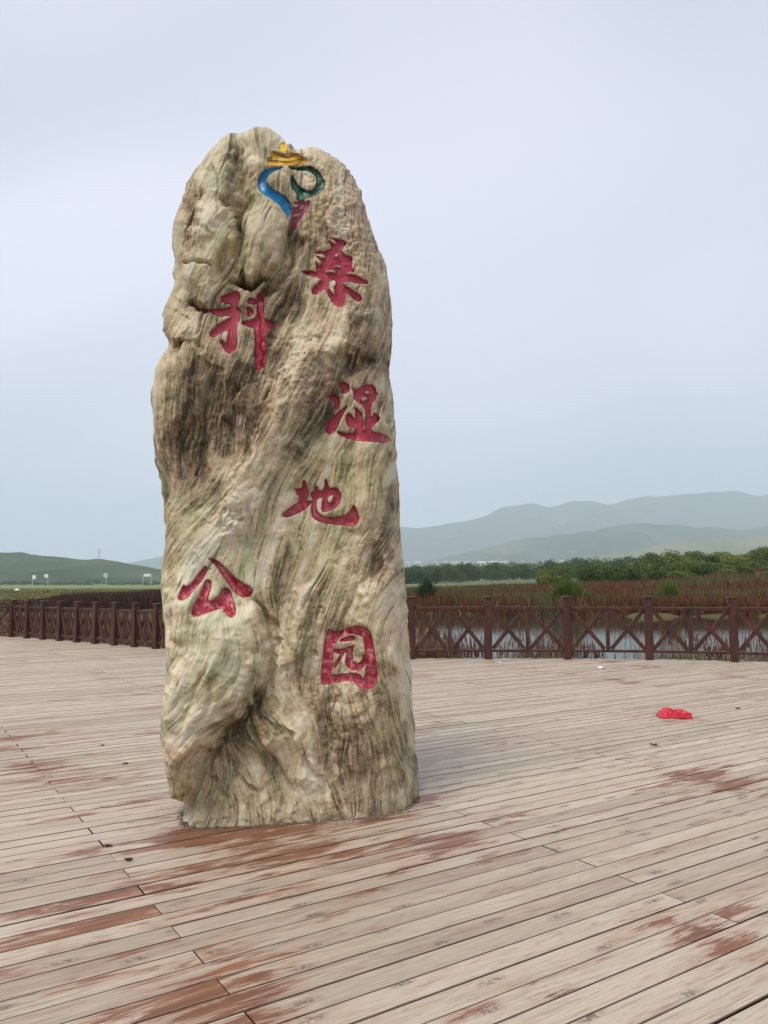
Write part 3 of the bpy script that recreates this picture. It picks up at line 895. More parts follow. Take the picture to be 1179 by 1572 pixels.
GLYPHS = [
 # (name, label, offset, scale, filled outlines, holes cut from them, outlines put back, material key)
 ('carved_character', 'upper right red carved character with many strokes, below the emblem', (450, 350), 9.069,
  [[(490,135),(520,120),(600,140),(700,150),(735,180),(735,215),(690,265),(665,300),(715,355),(800,375),(830,410),(820,480),(810,540),(855,595),(850,615),(760,600),(720,630),(830,640),(940,680),(1030,725),(1050,760),(1030,780),(930,770),(800,735),(700,740),(720,790),(800,840),(900,900),(955,950),(960,1000),(920,1025),(860,990),(780,920),(735,880),(725,960),(710,1050),(680,1095),(630,1085),(560,1050),(510,970),(460,870),(440,830),(400,870),(330,915),(270,910),(248,870),(270,820),(340,760),(400,700),(400,685),(300,690),(220,650),(140,615),(95,605),(110,590),(200,580),(290,600),(330,605),(310,480),(335,470),(350,525),(400,490),(400,460),(350,420),(315,390),(340,385),(400,420),(450,405),(430,350),(320,345),(305,325),(400,315),(480,300),(535,275),(520,230),(480,175),(500,170),(570,215),(620,195),(560,160)]],
  [[(480,830),(500,740),(570,700),(595,740),(590,800),(560,800),(590,930),(530,890)], [(585,335),(645,370),(575,405)], [(590,512),(640,485),(675,510),(630,540)], [(440,598),(480,568),(600,580),(605,606),(470,610)]], [], 'red'),
 ('carved_character', 'red carved character beside the dark hollow, with a long vertical stroke', (300, 430), 8.421,
  [[(315,225),(340,195),(420,175),(480,145),(540,140),(570,180),(570,240),(540,285),(520,320),(580,370),(585,420),(560,470),(575,510),(540,560),(530,700),(530,860),(500,910),(440,950),(390,925),(350,870),(305,750),(330,770),(385,800),(405,770),(420,640),(370,660),(280,720),(220,735),(175,710),(180,660),(250,600),(340,530),(460,465),(430,450),(330,470),(220,430),(150,380),(200,370),(330,375),(450,345),(455,295),(400,300),(340,270)],
   [(790,170),(830,160),(870,200),(885,290),(880,515),(960,520),(1020,550),(1010,590),(950,640),(910,690),(905,800),(910,1000),(890,1110),(840,1160),(790,1150),(770,1090),(765,900),(760,700),(770,620),(700,595),(600,570),(580,535),(680,520),(760,490),(790,440)],
   [(660,270),(690,235),(770,230),(780,300),(740,315),(680,295)], [(650,345),(690,340),(750,390),(745,440),(700,475),(670,460),(685,420)]], [], [], 'red'),
 ('carved_character', 'red carved character standing on one broad horizontal stroke', (490, 570), 9.825,
  [[(300,170),(320,150),(420,180),(460,220),(450,300),(410,330),(350,320),(290,315),(330,290),(350,270),(310,230)],
   [(120,370),(160,345),(220,350),(300,380),(295,410),(310,500),(290,570),(235,590),(240,500),(215,430)],
   [(435,490),(430,530),(340,670),(290,800),(220,920),(150,945),(95,910),(95,850),(150,740),(240,650),(340,560)],
   [(480,225),(540,265),(600,255),(640,210),(720,185),(800,190),(850,240),(860,310),(900,330),(860,350),(850,430),(800,470),(790,520),(780,600),(775,700),(800,680),(820,620),(860,630),(920,700),(910,730),(830,790),(790,850),(800,910),(900,915),(1000,950),(1060,985),(1075,1030),(1050,1065),(950,1070),(800,1055),(650,1050),(500,1030),(380,990),(290,950),(260,900),(290,895),(400,930),(520,930),(540,900),(530,820),(470,850),(430,830),(395,740),(410,670),(440,610),(480,640),(530,720),(550,690),(550,600),(520,530),(570,560),(640,620),(660,700),(670,800),(665,900),(690,900),(685,800),(705,700),(700,620),(690,540),(640,500),(560,450),(520,390),(520,320)]],
  [[(655,310),(720,280),(775,300),(775,345),(700,330)], [(610,410),(680,375),(750,405),(700,445),(640,445)]], [], 'red'),
 ('carved_character', 'red carved character with a long upturned hook', (425, 725), 8.733,
  [[(230,220),(260,207),(330,210),(350,90),(385,130),(405,220),(430,295),(400,330),(385,390),(440,385),(490,370),(440,430),(370,500),(260,560),(130,605),(75,595),(60,565),(90,525),(200,450),(280,400),(305,330),(260,290)],
   [(445,310),(480,260),(515,250),(505,190),(530,175),(550,200),(555,245),(620,240),(640,180),(640,90),(660,85),(690,170),(690,215),(750,200),(810,215),(850,270),(860,340),(830,430),(770,490),(690,520),(600,535),(600,440),(620,330),(560,345),(530,380),(525,470),(545,530),(600,580),(680,605),(800,600),(900,585),(970,540),(1010,470),(1030,420),(1060,480),(1090,560),(1100,620),(1080,680),(1040,710),(960,720),(850,705),(720,690),(600,675),(520,640),(470,590),(455,520),(460,430),(480,360)]],
  [[(680,330),(750,292),(768,330),(740,385),(700,420),(672,390)]], [], 'red'),
 ('carved_character', 'red carved character of spread strokes on the pale lower lobe', (260, 845), 8.421,
  [[(455,195),(485,210),(465,300),(420,380),(330,480),(240,590),(180,640),(120,650),(90,625),(95,580),(150,470),(180,440),(200,480),(290,400),(370,290)],
   [(490,105),(540,95),(620,140),(700,205),(800,310),(880,380),(950,430),(1030,460),(1075,500),(1080,550),(1040,595),(960,615),(890,590),(830,540),(770,460),(680,330),(600,210),(550,150)],
   [(450,390),(500,375),(545,400),(535,470),(500,580),(470,665),(540,645),(620,590),(660,520),(690,485),(740,480),(775,520),(810,610),(840,720),(850,800),(830,850),(780,875),(730,860),(690,800),(665,745),(560,780),(420,830),(310,865),(270,840),(255,780),(290,690),(350,610),(400,510)]], [], [], 'red'),
 ('carved_character', 'red carved character in a closed square frame', (480, 950), 9.825,
  [[(215,180),(240,150),(330,205),(420,185),(530,140),(640,115),(760,125),(830,160),(880,230),(910,350),(940,520),(965,700),(980,850),(970,950),(920,1040),(830,1080),(740,1060),(660,1000),(620,940),(500,945),(350,970),(150,1000),(125,960),(130,800),(145,600),(180,350)]],
  [[(320,430),(390,300),(480,250),(600,225),(700,260),(765,290),(785,420),(795,560),(800,760),(790,870),(740,935),(735,850),(640,820),(450,835),(270,862),(290,800),(305,700)]],
  [[(400,325),(450,292),(600,252),(650,275),(630,335),(500,345),(420,352)],
   [(320,462),(480,448),(640,388),(625,430),(605,470),(602,600),(615,655),(660,685),(725,660),(755,600),(745,515),(785,560),(805,650),(770,735),(690,780),(600,782),(530,745),(490,670),(505,560),(530,500),(478,515),(440,600),(345,760),(300,720),(330,670),(430,530),(320,520)]], 'red'),
 ('emblem_flame', None, (380, 200), 8.421, [[(455,135),(498,165),(528,208),(512,254),(470,276),(426,260),(400,218),(414,172)]], [], [], 'yellow'),
 ('emblem_cushion', None, (380, 200), 8.421,
  [[(300,290),(340,268),(420,288),(505,308),(512,258),(530,258),(530,312),(570,293),(650,303),(720,345),(778,365),(772,398),(700,428),(560,444),(400,434),(260,428),(243,395),(260,352),(310,345)]], [], [], 'gold'),
 ('emblem_blue_curl', None, (380, 200), 8.421,
  [[(490,465),(400,455),(300,455),(220,490),(160,560),(130,640),(130,720),(170,780),(260,840),(350,900),(430,970),(480,1050),(520,1130),(545,1080),(565,970),(530,890),(450,820),(350,755),(270,700),(235,650),(245,590),(300,530),(400,490)]], [], [], 'blue'),
 ('emblem_green_curl', None, (380, 200), 8.421,
  [[(510,455),(600,460),(720,455),(820,460),(900,500),(960,570),(1000,660),(985,740),(930,810),(850,860),(740,880),(620,895),(640,830),(600,760),(580,770),(555,690),(555,590),(575,565),(600,610),(640,680),(700,740),(770,770),(830,760),(880,710),(895,630),(870,570),(810,525),(720,510),(620,510),(560,495)]], [], [], 'green'),
 ('emblem_tassel', None, (380, 200), 8.421,
  [[(590,925),(690,895),(720,880),(735,905),(690,935),(600,960)], [(565,1005),(650,975),(720,915),(750,900),(745,930),(680,1005),(570,1035)],
   [(560,1060),(680,1020),(735,960),(765,905),(795,900),(770,990),(700,1050),(565,1090)],
   [(555,1125),(650,1100),(730,1030),(790,920),(810,900),(800,960),(740,1070),(650,1180),(620,1220),(590,1320),(565,1250)]], [], [], 'magenta'),
]
GROOVES = [[(330,272),(430,304),(520,328),(600,300),(662,312)], [(258,362),(380,366),(530,384),(600,376),(650,356),(752,362)]]   # dark cuts across the cushion

def glyph_mask(GX, GY, g):
    off, s = np.array(g[2]), g[3]
    X, Y = (GX - off[0]) * s, (GY - off[1]) * s
    m = np.zeros(GX.shape, bool)
    for p in g[4]:
        m |= inside(X, Y, chaikin(p))
    for p in g[5]:
        m &= ~inside(X, Y, chaikin(p))
    for p in g[6]:
        m |= inside(X, Y, chaikin(p))
    return m

def build_stone():
    GX, GY = np.meshgrid(_gx, _gy)
    R = stone_relief()
    vx, vy = flow_field()
    n1 = np.random.default_rng(301).standard_normal((RH, RW))
    n2 = gnoise((RH, RW), 1.3, 302); n3 = gnoise((RH, RW), 3.4, 303)
    fine, med, coarse = lic(vx, vy, [n1, n2, n3], 13)
    long_, band = lic(vx, vy, [gnoise((RH, RW), 1.7, 304), gnoise((RH, RW), 6.5, 310)], 60, 1.5)
    # zones of rock
    def zone(pts):
        z = np.zeros((RH, RW))
        for x, y, rx, ry, a in pts:
            z = np.maximum(z, a * np.exp(-(((GX + 2.5 * R.wx - x) / rx) ** 2 + ((GY + 2.5 * R.wy - y) / ry) ** 2)))
        return z
    brown = zone([(290, 650, 50, 110, 0.9), (350, 620, 60, 75, 1.0), (390, 640, 50, 70, 0.8), (560, 545, 45, 45, 1.0), (500, 600, 60, 60, 0.7), (430, 450, 40, 50, 0.75), (520, 500, 70, 40, 0.55),
                  (290, 340, 16, 70, 0.8), (580, 850, 30, 45, 0.9), (540, 1140, 60, 90, 0.75), (330, 490, 40, 40, 0.45), (450, 600, 40, 80, 0.5), (520, 970, 40, 50, 0.4), (600, 760, 20, 50, 0.5),
                  (370, 1130, 40, 40, 0.55), (470, 1060, 60, 40, 0.45), (540, 1235, 60, 20, 0.6), (265, 690, 24, 70, 0.7), (345, 470, 30, 25, 0.6), (420, 480, 34, 44, 0.8), (395, 560, 50, 40, 0.7), (330, 560, 30, 30, 0.6), (500, 650, 40, 40, 0.6),
                  (460, 360, 12, 40, 0.7), (374, 300, 10, 90, 0.6), (375, 436, 22, 12, 1.0), (430, 930, 22, 60, 0.5), (400, 1090, 30, 40, 0.7), (345, 1170, 40, 30, 0.5)])
    olive = zone([(540, 720, 70, 60, 0.8), (500, 850, 60, 60, 0.9), (270, 850, 40, 70, 0.7), (290, 580, 40, 60, 0.5), (600, 1130, 25, 100, 0.8), (350, 400, 40, 40, 0.6), (300, 1200, 60, 40, 0.7), (400, 1100, 50, 60, 0.6),
                  (560, 940, 30, 40, 0.5), (440, 300, 30, 60, 0.4), (430, 960, 40, 60, 0.5), (520, 250, 25, 30, 0.6), (330, 1230, 60, 30, 0.5)])
    pale = zone([(325, 330, 24, 70, 1.0), (410, 370, 30, 60, 0.8), (330, 840, 50, 60, 0.8), (335, 970, 70, 95, 1.0), (370, 760, 30, 40, 0.8), (300, 1080, 45, 70, 0.95), (570, 925, 35, 35, 0.8), (612, 1020, 10, 30, 0.9),
                 (405, 215, 30, 25, 0.6), (455, 1130, 14, 30, 0.7), (475, 1185, 16, 24, 0.7), (440, 790, 20, 40, 0.7), (470, 530, 40, 40, 0.4), (625, 1100, 8, 120, 0.8), (606, 640, 5, 80, 0.8), (620, 900, 7, 60, 0.8)])
    for ln, w_, a_ in (([(424, 985), (430, 1040), (436, 1085), (452, 1118), (466, 1150), (482, 1180), (500, 1204), (506, 1225)], 5.0, 0.95), ([(452, 1132), (470, 1165), (486, 1188)], 3, 0.9),
                       ([(440, 780), (446, 800), (442, 825), (456, 845)], 6, 0.8), ([(505, 480), (480, 540), (452, 600), (420, 650)], 4, 0.8), ([(470, 410), (452, 446), (430, 480)], 3, 0.8),
                       ([(378, 230), (382, 300), (374, 360), (370, 400)], 3.5, 0.8), ([(548, 640), (552, 700), (540, 730)], 3, 0.6), ([(360, 590), (345, 612), (328, 640)], 2.5, 0.8), ([(378, 1150), (396, 1172), (408, 1196)], 3.5, 0.8),
                       ([(398, 690), (372, 730), (338, 772), (300, 815)], 5, 0.6), ([(598, 905), (612, 930), (606, 980), (616, 1020)], 4, 0.7)):
        l_ = smooth_line(ln)
        d_, _, _ = poly_dist(GX + 1.2 * R.wx, GY + 1.2 * R.wy, l_)
        pale = np.maximum(pale, a_ * np.exp(-(d_ / w_) ** 2))
    pink = zone([(530, 330, 50, 70, 1.0), (560, 420, 40, 50, 0.8), (450, 320, 20, 30, 0.5), (400, 280, 20, 20, 0.4), (480, 460, 30, 30, 0.4), (610, 970, 18, 40, 0.7), (290, 1150, 30, 22, 0.7), (400, 760, 25, 20, 0.5)])
    rough = zone([(535, 340, 60, 110, 1.0), (360, 800, 22, 50, 0.9), (470, 560, 60, 60, 0.6), (290, 330, 16, 60, 0.8), (560, 900, 40, 60, 0.4), (540, 1050, 60, 60, 0.6), (560, 480, 50, 40, 0.5)])
    # ---- silhouette in the stone's middle plane
    lx, lz = px_mid(*np.array(LEFT_PX, float).T)
    rx, rz = px_mid(*np.array(RIGHT_PX, float).T)
    tx, tz = px_mid(*np.array(TOP_PX, float).T)
    Lf = lambda z: np.interp(z, lz, lx)
    Rf = lambda z: np.interp(z, rz, rx)
    ts = 2 * (tx - Lf(tz)) / (Rf(tz) - Lf(tz)) - 1
    ts[0], ts[-1] = -1, 1
    Tf = lambda s: np.interp(s, ts, tz)
    out = np.concatenate([np.stack([lx, lz], 1), np.stack([tx, tz], 1)[1:-1], np.stack([rx, rz], 1)[::-1]])
    dense = []
    for a, b in zip(out[:-1], out[1:]):
        k = max(2, int(np.hypot(*(b - a)) / 0.02))
        dense.append(a + (b - a) * np.linspace(0, 1, k, endpoint=False)[:, None])
    dense = np.vstack(dense)
    def edge_dist(x, z):
        x, z = np.broadcast_arrays(x, z)
        sh = x.shape
        x = x.ravel(); z = z.ravel()
        d = np.full(x.shape, 9.0)
        for q in dense:
            np.minimum(d, (x - q[0]) ** 2 + (z - q[1]) ** 2, out=d)
        return np.sqrt(d).reshape(sh)
    # coarse table of the edge distance, then sampled
    ex = np.linspace(-1.9, 0.9, 141); ez = np.linspace(-0.1, 4.7, 241)
    EX, EZ = np.meshgrid(ex, ez)
    ED = edge_dist(EX, EZ)
    def ed(x, z):
        return bilin(ED, (z - ez[0]) / (ez[1] - ez[0]), (x - ex[0]) / (ex[1] - ex[0]))
    def front_y(x, z, e=None):
        if e is None:
            e = ed(x, z)
        D0 = 0.50 - 0.035 * np.clip(z, 0, 5)
        rr = 0.20 + 0.16 * sstep(x, -0.35, 0.25)
        q = np.clip(e / rr, 0, 1)
        return YM + KM * (x - XM) - D0 * np.sqrt(np.maximum(1 - (1 - q) ** 2, 0)) ** 1.0 - 0.03 * sstep(-x, 0.2, 1.1)
    def raster(px, py, A):
        return bilin(A, (py - RY0) / RS, (px - RX0) / RS)

    def surf(px, py):
        y = np.full(px.shape, 4.85)
        for _ in range(8):
            x, z = at_y(px, py, y)
            y = 0.5 * y + 0.5 * front_y(x, z)
        x, z = at_y(px, py, y)
        return x, y, z, ed(x, z)
    lump = gnoise((RH, RW), 14 / RS, 307) * 0.0035 + gnoise((RH, RW), 30 / RS, 308) * 0.009
    # where each raster point ends up in the picture once the rock stands proud: the writing is set out on that
    qx, qy = GX[::4, ::4], GY[::4, ::4]
    sx_, sy_, sz_, se_ = surf(qx, qy)
    ex_, ey_ = project(sx_, sy_ - blur(R.H + lump, 4)[::4, ::4] * sstep(se_, 0, 0.10), sz_)
    ii, jj = np.meshgrid(np.arange(RH) / 4.0, np.arange(RW) / 4.0, indexing='ij')
    SHX = bilin(ex_ - qx, ii, jj); SHY = bilin(ey_ - qy, ii, jj)
    # engraving
    fac = facets()
    mask = np.zeros((RH, RW))
    for g in GLYPHS:
        m = glyph_mask(GX + SHX, GY + SHY, g).astype(float)
        mask = np.maximum(mask, m)
    maskb = blur(mask, 1.6)
    halo = np.clip(blur(mask, 3.0) * 1.6, 0, 1) * np.clip(0.6 + 0.5 * gnoise((RH, RW), 4, 77), 0, 1)
    calm = 1 - 0.75 * blur(mask, 5)                       # the face was dressed before it was cut
    pits = gnoise((RH, RW), 2.0, 305) * 0.6 + gnoise((RH, RW), 4.2, 306) * 0.8
    pits = np.where(pits > 0.0, 0.35 * pits, 1.0 * pits)
    grain = 0.0014 * med + 0.0011 * fine + 0.0012 * coarse - 0.0085 * sstep(long_, 1.6, 2.5)
    H = 1.0 * R.H * (0.55 + 0.45 * calm) + (grain * (0.75 + 0.5 * brown) + 0.0090 * (0.08 + rough) * pits) * calm + lump + 0.0042 * fac * (0.40 + 1.0 * rough) * calm
    Hs = H - 0.028 * sstep(maskb, 0.30, 0.80)

    NS, NTT = 430, 900
    s = np.linspace(-1, 1, NS)
    s = 0.45 * s + 0.55 * np.sin(s * math.pi / 2)
    t = np.linspace(0, 1, NTT) ** 1.0
    t = np.where(t > 0.92, 0.92 + 0.08 * np.sin((t - 0.92) / 0.08 * math.pi / 2), t)
    S, T = np.meshgrid(s, t)
    Z = ZB + T * (Tf(S) - ZB)
    X = Lf(Z) + (Rf(Z) - Lf(Z)) * (S + 1) / 2
    e = ed(X, Z)
    bnd = (np.abs(S) > 0.999999) | (T > 0.999999)
    e = np.where(bnd, 0.0, e)
    Yf = front_y(X, Z, e)
    PX, PY = project(X, Yf, Z)
    em = sstep(e, 0.0, 0.10)
    h = raster(PX, PY, Hs) * em
    Yf2 = Yf - h
    # horizontal breathing of the silhouette by the grain, so that the edge is not a clean spline
    jit = raster(PX, PY, coarse * 0.004 + pits * 0.004 * (0.4 + rough)) * (1 - em)
    X2 = X + jit * np.sign(S)
    Z2 = Z + np.where(T > 0.9, jit, 0) * (T - 0.9) * 10
    front = np.stack([X2, Yf2, Z2], -1).reshape(-1, 3)
    def colours(px, py):
        A = np.stack([raster(px, py, q) for q in (fine, med, band, long_)], -1)
        B = np.stack([raster(px, py, q) for q in (brown, olive, pale, pink)], -1)
        return A, B, raster(px, py, halo), raster(px, py, rough)
    A, B, HL, RG = colours(PX.ravel(), PY.ravel())
    i, j = np.meshgrid(np.arange(NTT - 1), np.arange(NS - 1), indexing='ij')
    ff = np.stack([i * NS + j, i * NS + j + 1, (i + 1) * NS + j + 1, (i + 1) * NS + j], -1).reshape(-1, 4)
    # back: same outline, coarser, its own lumps
    js = np.unique(np.concatenate([np.arange(0, NS, 3), [NS - 1]])); it = np.unique(np.concatenate([np.arange(0, NTT, 3), [NTT - 1]]))
    bx, bz, be = X[np.ix_(it, js)], Z[np.ix_(it, js)], e[np.ix_(it, js)]
    q = np.clip(be / 0.22, 0, 1)
    by = YM + KM * (bx - XM) + 0.33 * np.sqrt(np.maximum(1 - (1 - q) ** 2, 0))
    bpx, bpy = project(bx, 5.0 + 0 * bx, bz)
    by = by + (raster(890 - bpx, bpy, R.H) * 0.6 + raster(890 - bpx, bpy, lump + grain)) * sstep(be, 0, 0.12)
    bx2, bz2 = X2[np.ix_(it, js)], Z2[np.ix_(it, js)]
    back = np.stack([np.where(be <= 0, bx2, bx), by, np.where(be <= 0, bz2, bz)], -1)
    # the rim of the back sits exactly on the rim of the front
    rim = be <= 0
    back[rim] = np.stack([X2, Yf2, Z2], -1)[np.ix_(it, js)][rim]
    nb, mb = bx.shape
    A2, B2, HL2, RG2 = colours(np.where(be.ravel() < 0.02, bpx.ravel(), 890 - bpx.ravel()), bpy.ravel())
    i, j = np.meshgrid(np.arange(nb - 1), np.arange(mb - 1), indexing='ij')
    fb = np.stack([i * mb + j, (i + 1) * mb + j, (i + 1) * mb + j + 1, i * mb + j + 1], -1).reshape(-1, 4) + len(front)
    verts = np.vstack([front, back.reshape(-1, 3)])
    faces = np.vstack([ff, fb])
    root = tag(empty('standing_stone', (-0.47, 5.1, 0)),
               'tall banded tan standing stone carved with red characters and a colored emblem', 'standing stone')
    loc = np.array([-0.47, 5.1, 0.0])
    body = mesh_np('stone_body', verts - loc, faces, stone_mat(), root, smooth=True,
            attrs={'grain': np.vstack([A, A2]), 'rock': np.vstack([B, B2]), 'halo': np.concatenate([HL, 0 * HL2]), 'pitted': np.concatenate([RG, RG2])})
    rg = np.random.default_rng(88)
    n_g = 620
    bi = rg.integers(2, NS - 2, n_g)
    gx_ = X2[0, bi] + rg.normal(0, 0.012, n_g); gy_ = Yf2[0, bi] - np.abs(rg.normal(0, 0.028, n_g)) - 0.004
    gs_ = rg.uniform(0.003, 0.0095, n_g) * (1 + (rg.uniform(0, 1, n_g) < 0.05) * 1.2)
    th = rg.uniform(0, 6.28, n_g)
    tet = np.array([(1, 0, 0.05), (-0.5, 0.9, 0.05), (-0.6, -0.8, 0.05), (0.1, 0, 0.85)])
    GV = np.zeros((n_g, 4, 3))
    for q_ in range(4):
        GV[:, q_, 0] = gx_ + gs_ * (tet[q_, 0] * np.cos(th) - tet[q_, 1] * np.sin(th)) * rg.uniform(0.7, 1.4, n_g)
        GV[:, q_, 1] = gy_ + gs_ * (tet[q_, 0] * np.sin(th) + tet[q_, 1] * np.cos(th))
        GV[:, q_, 2] = gs_ * tet[q_, 2]
    b_ = np.arange(n_g)[:, None] * 4
    GF = np.concatenate([b_ + np.array([[0, 1, 3]]), b_ + np.array([[1, 2, 3]]), b_ + np.array([[2, 0, 3]]), b_ + np.array([[0, 2, 1]])])
    tag(mesh_np('grit', GV.reshape(-1, 3), GF, plain('grit and crumbs', (0.14, 0.10, 0.075), 0.95, 0.5, 40)), 'loose grit and crumbs gathered along the foot of the standing stone', 'grit', kind='stuff')
    # ---- painted carvings: the floor of each cut is its own mesh
    mats = paint_mats()
    st = 0.55
    for g in GLYPHS + [('groove', None, (380, 200), 8.421, None, None, None, 'dark')]:
        if g[4] is None:
            x0, x1, y0, y1 = 395, 485, 215, 262
        else:
            pp = np.vstack([np.array(p, float) for p in g[4]]) / g[3] + np.array(g[2])
            x0, y0 = pp.min(0) - 14; x1, y1 = pp.max(0) + 14
        xs = np.arange(x0, x1, st); ys = np.arange(y0, y1, st)
        QX, QY = np.meshgrid(xs, ys)
        DX, DY = QX + raster(QX, QY, SHX), QY + raster(QX, QY, SHY)
        if g[4] is None:
            m = np.zeros(QX.shape, bool)
            for ln in GROOVES:
                l = smooth_line(np.array(ln) / g[3] + np.array(g[2]), 2)
                d, _, tt = poly_dist(DX, DY, l)
                m |= d < 1.0 * (1.05 - 0.6 * np.abs(2 * tt - 1) ** 3)
        else:
            wob = 0.45
            m = glyph_mask(DX + wob * gnoise(QX.shape, 3, 9), DY + wob * gnoise(QX.shape, 3, 10), g)
        dep = blur(m.astype(float), 2.6)
        dep = np.clip((dep - 0.46) / 0.36, 0, 1) ** 0.8
        x, y, z, ee = surf(QX, QY)
        hh = raster(QX, QY, H) * sstep(ee, 0, 0.10)
        under_y = y - raster(QX, QY, Hs) * sstep(ee, 0, 0.10)
        base_y = y - hh
        yy = base_y + 0.020 * dep - 0.0012
        yy = np.minimum(yy, under_y - 0.0035)
        if g[4] is None:
            yy = np.minimum(base_y + 0.020 - 0.0065, under_y - 0.0085)
        vid = -np.ones(m.shape, int)
        cell = m[:-1, :-1] & m[1:, :-1] & m[:-1, 1:] & m[1:, 1:]
        use = np.zeros(m.shape, bool)
        use[:-1, :-1] |= cell; use[1:, :-1] |= cell; use[:-1, 1:] |= cell; use[1:, 1:] |= cell
        vid[use] = np.arange(use.sum())
        ci, cj = np.nonzero(cell)
        f = np.stack([vid[ci, cj], vid[ci + 1, cj], vid[ci + 1, cj + 1], vid[ci, cj + 1]], -1)
        vv = np.stack([x[use], yy[use], z[use]], -1) - loc
        o = mesh_np(g[0] if g[4] is not None else 'cushion_groove', vv, f, mats[g[7]], root, smooth=True,
                    attrs={'depth': dep[use]})
        if g[1]:
            o['label'] = g[1]
    return root

def stone_mat():
    t = NT('banded rock')
    g = t.n('ShaderNodeAttribute', attribute_name='grain')
    gs = t.n('ShaderNodeSeparateColor'); t.l(g.outputs['Color'], gs.inputs[0])
    fine, med, band, long_ = gs.outputs[0], gs.outputs[1], gs.outputs[2], g.outputs['Alpha']
    k = t.n('ShaderNodeAttribute', attribute_name='rock')
    ks = t.n('ShaderNodeSeparateColor'); t.l(k.outputs['Color'], ks.inputs[0])
    brown, olive, pale, pink = ks.outputs[0], ks.outputs[1], ks.outputs[2], k.outputs['Alpha']
    halo, pit = t.attr('halo'), t.attr('pitted')
    p = t.pos()
    sp = t.noise(p, 60, 5, 0.7)
    sp2 = t.noise(p, 16, 5, 0.65)
    sp3 = t.noise(p, 4.5, 4, 0.6, 0.8)
    v = t.math('ADD', t.math('MULTIPLY', band, 0.085), t.math('MULTIPLY', med, 0.066))
    v = t.math('ADD', v, t.math('MULTIPLY', fine, 0.105))
    v = t.math('ADD', v, t.math('MULTIPLY', t.math('SUBTRACT', sp3, 0.5), 0.75))
    v = t.math('ADD', v, t.math('MULTIPLY', t.math('SUBTRACT', sp, 0.5), 0.62))
    v = t.math('ADD', v, t.math('MULTIPLY', t.math('SUBTRACT', sp2, 0.5), 0.40))
    v = t.math('ADD', v, 0.55)
    v = t.math('ADD', v, t.math('MULTIPLY', pale, 0.33))
    v = t.math('SUBTRACT', v, t.math('MULTIPLY', brown, 0.42))
    c = t.ramp(v, [(0.02, (0.062, 0.041, 0.026)), (0.22, (0.195, 0.142, 0.088)), (0.42, (0.370, 0.286, 0.184)), (0.62, (0.540, 0.440, 0.290)), (0.90, (0.660, 0.580, 0.440))])
    c = t.mix(t.math('MULTIPLY', brown, 0.72), c, t.mix(1.0, c, (0.70, 0.60, 0.54), 'MULTIPLY'))
    c = t.mix(t.math('MULTIPLY', olive, 0.62), c, t.mix(1.0, c, (0.74, 0.80, 0.56), 'MULTIPLY'))
    c = t.mix(t.math('MULTIPLY', pink, 0.80), c, t.mix(1.0, c, (1.02, 0.84, 0.82), 'MULTIPLY'))
    # grey-green seams and pale veins follow the banding
    c = t.mix(t.step(band, -0.35, -1.5, 0, 0.75), c, t.mix(1.0, c, (0.78, 0.92, 0.84), 'MULTIPLY'))
    c = t.mix(t.math('MULTIPLY', t.step(band, 0.9, 1.9, 0, 0.60), t.step(brown, 0.7, 0.2)), c, (0.60, 0.56, 0.45))
    c = t.mix(t.step(t.noise(p, 1.7, 3, 0.5, 1.0), 0.50, 0.68, 0, 0.50), c, t.mix(1.0, c, (0.84, 0.97, 0.95), 'MULTIPLY'))
    c = t.mix(t.step(med, 1.0, 2.3, 0, 0.30), c, (0.52, 0.48, 0.33))
    c = t.mix(t.step(long_, 1.1, 2.2, 0, 0.62), c, (0.105, 0.080, 0.055))
    c = t.mix(t.step(fine, 1.2, 2.6, 0, 0.45), c, (0.13, 0.10, 0.07))
    sk = t.noise(t.mapping(p, (1, 1, 0.6)), 95, 4, 0.75, 0.4)
    c = t.mix(t.math('MULTIPLY', t.step(sk, 0.60, 0.70), t.math('ADD', 0.35, t.math('MULTIPLY', pit, 0.5)), clamp=True), c, (0.10, 0.068, 0.045))
    c = t.mix(t.step(sk, 0.40, 0.30, 0, 0.35), c, (0.60, 0.56, 0.45))
    c = t.mix(t.math('MULTIPLY', pit, t.step(sp2, 0.50, 0.36, 0, 0.7)), c, (0.15, 0.105, 0.075))
    c = t.mix(t.step(t.noise(p, 3.2, 4, 0.6), 0.56, 0.75, 0, 0.40), c, (0.27, 0.27, 0.22))
    c = t.mix(t.math('MULTIPLY', halo, 0.30), c, (0.50, 0.22, 0.21))
    t.bump(t.math('ADD', t.math('MULTIPLY', sp, 0.6), t.math('MULTIPLY', t.noise(p, 150, 3, 0.6), 0.3)), 0.45, 0.006)
    return t.done(c, 0.72, 0.3)

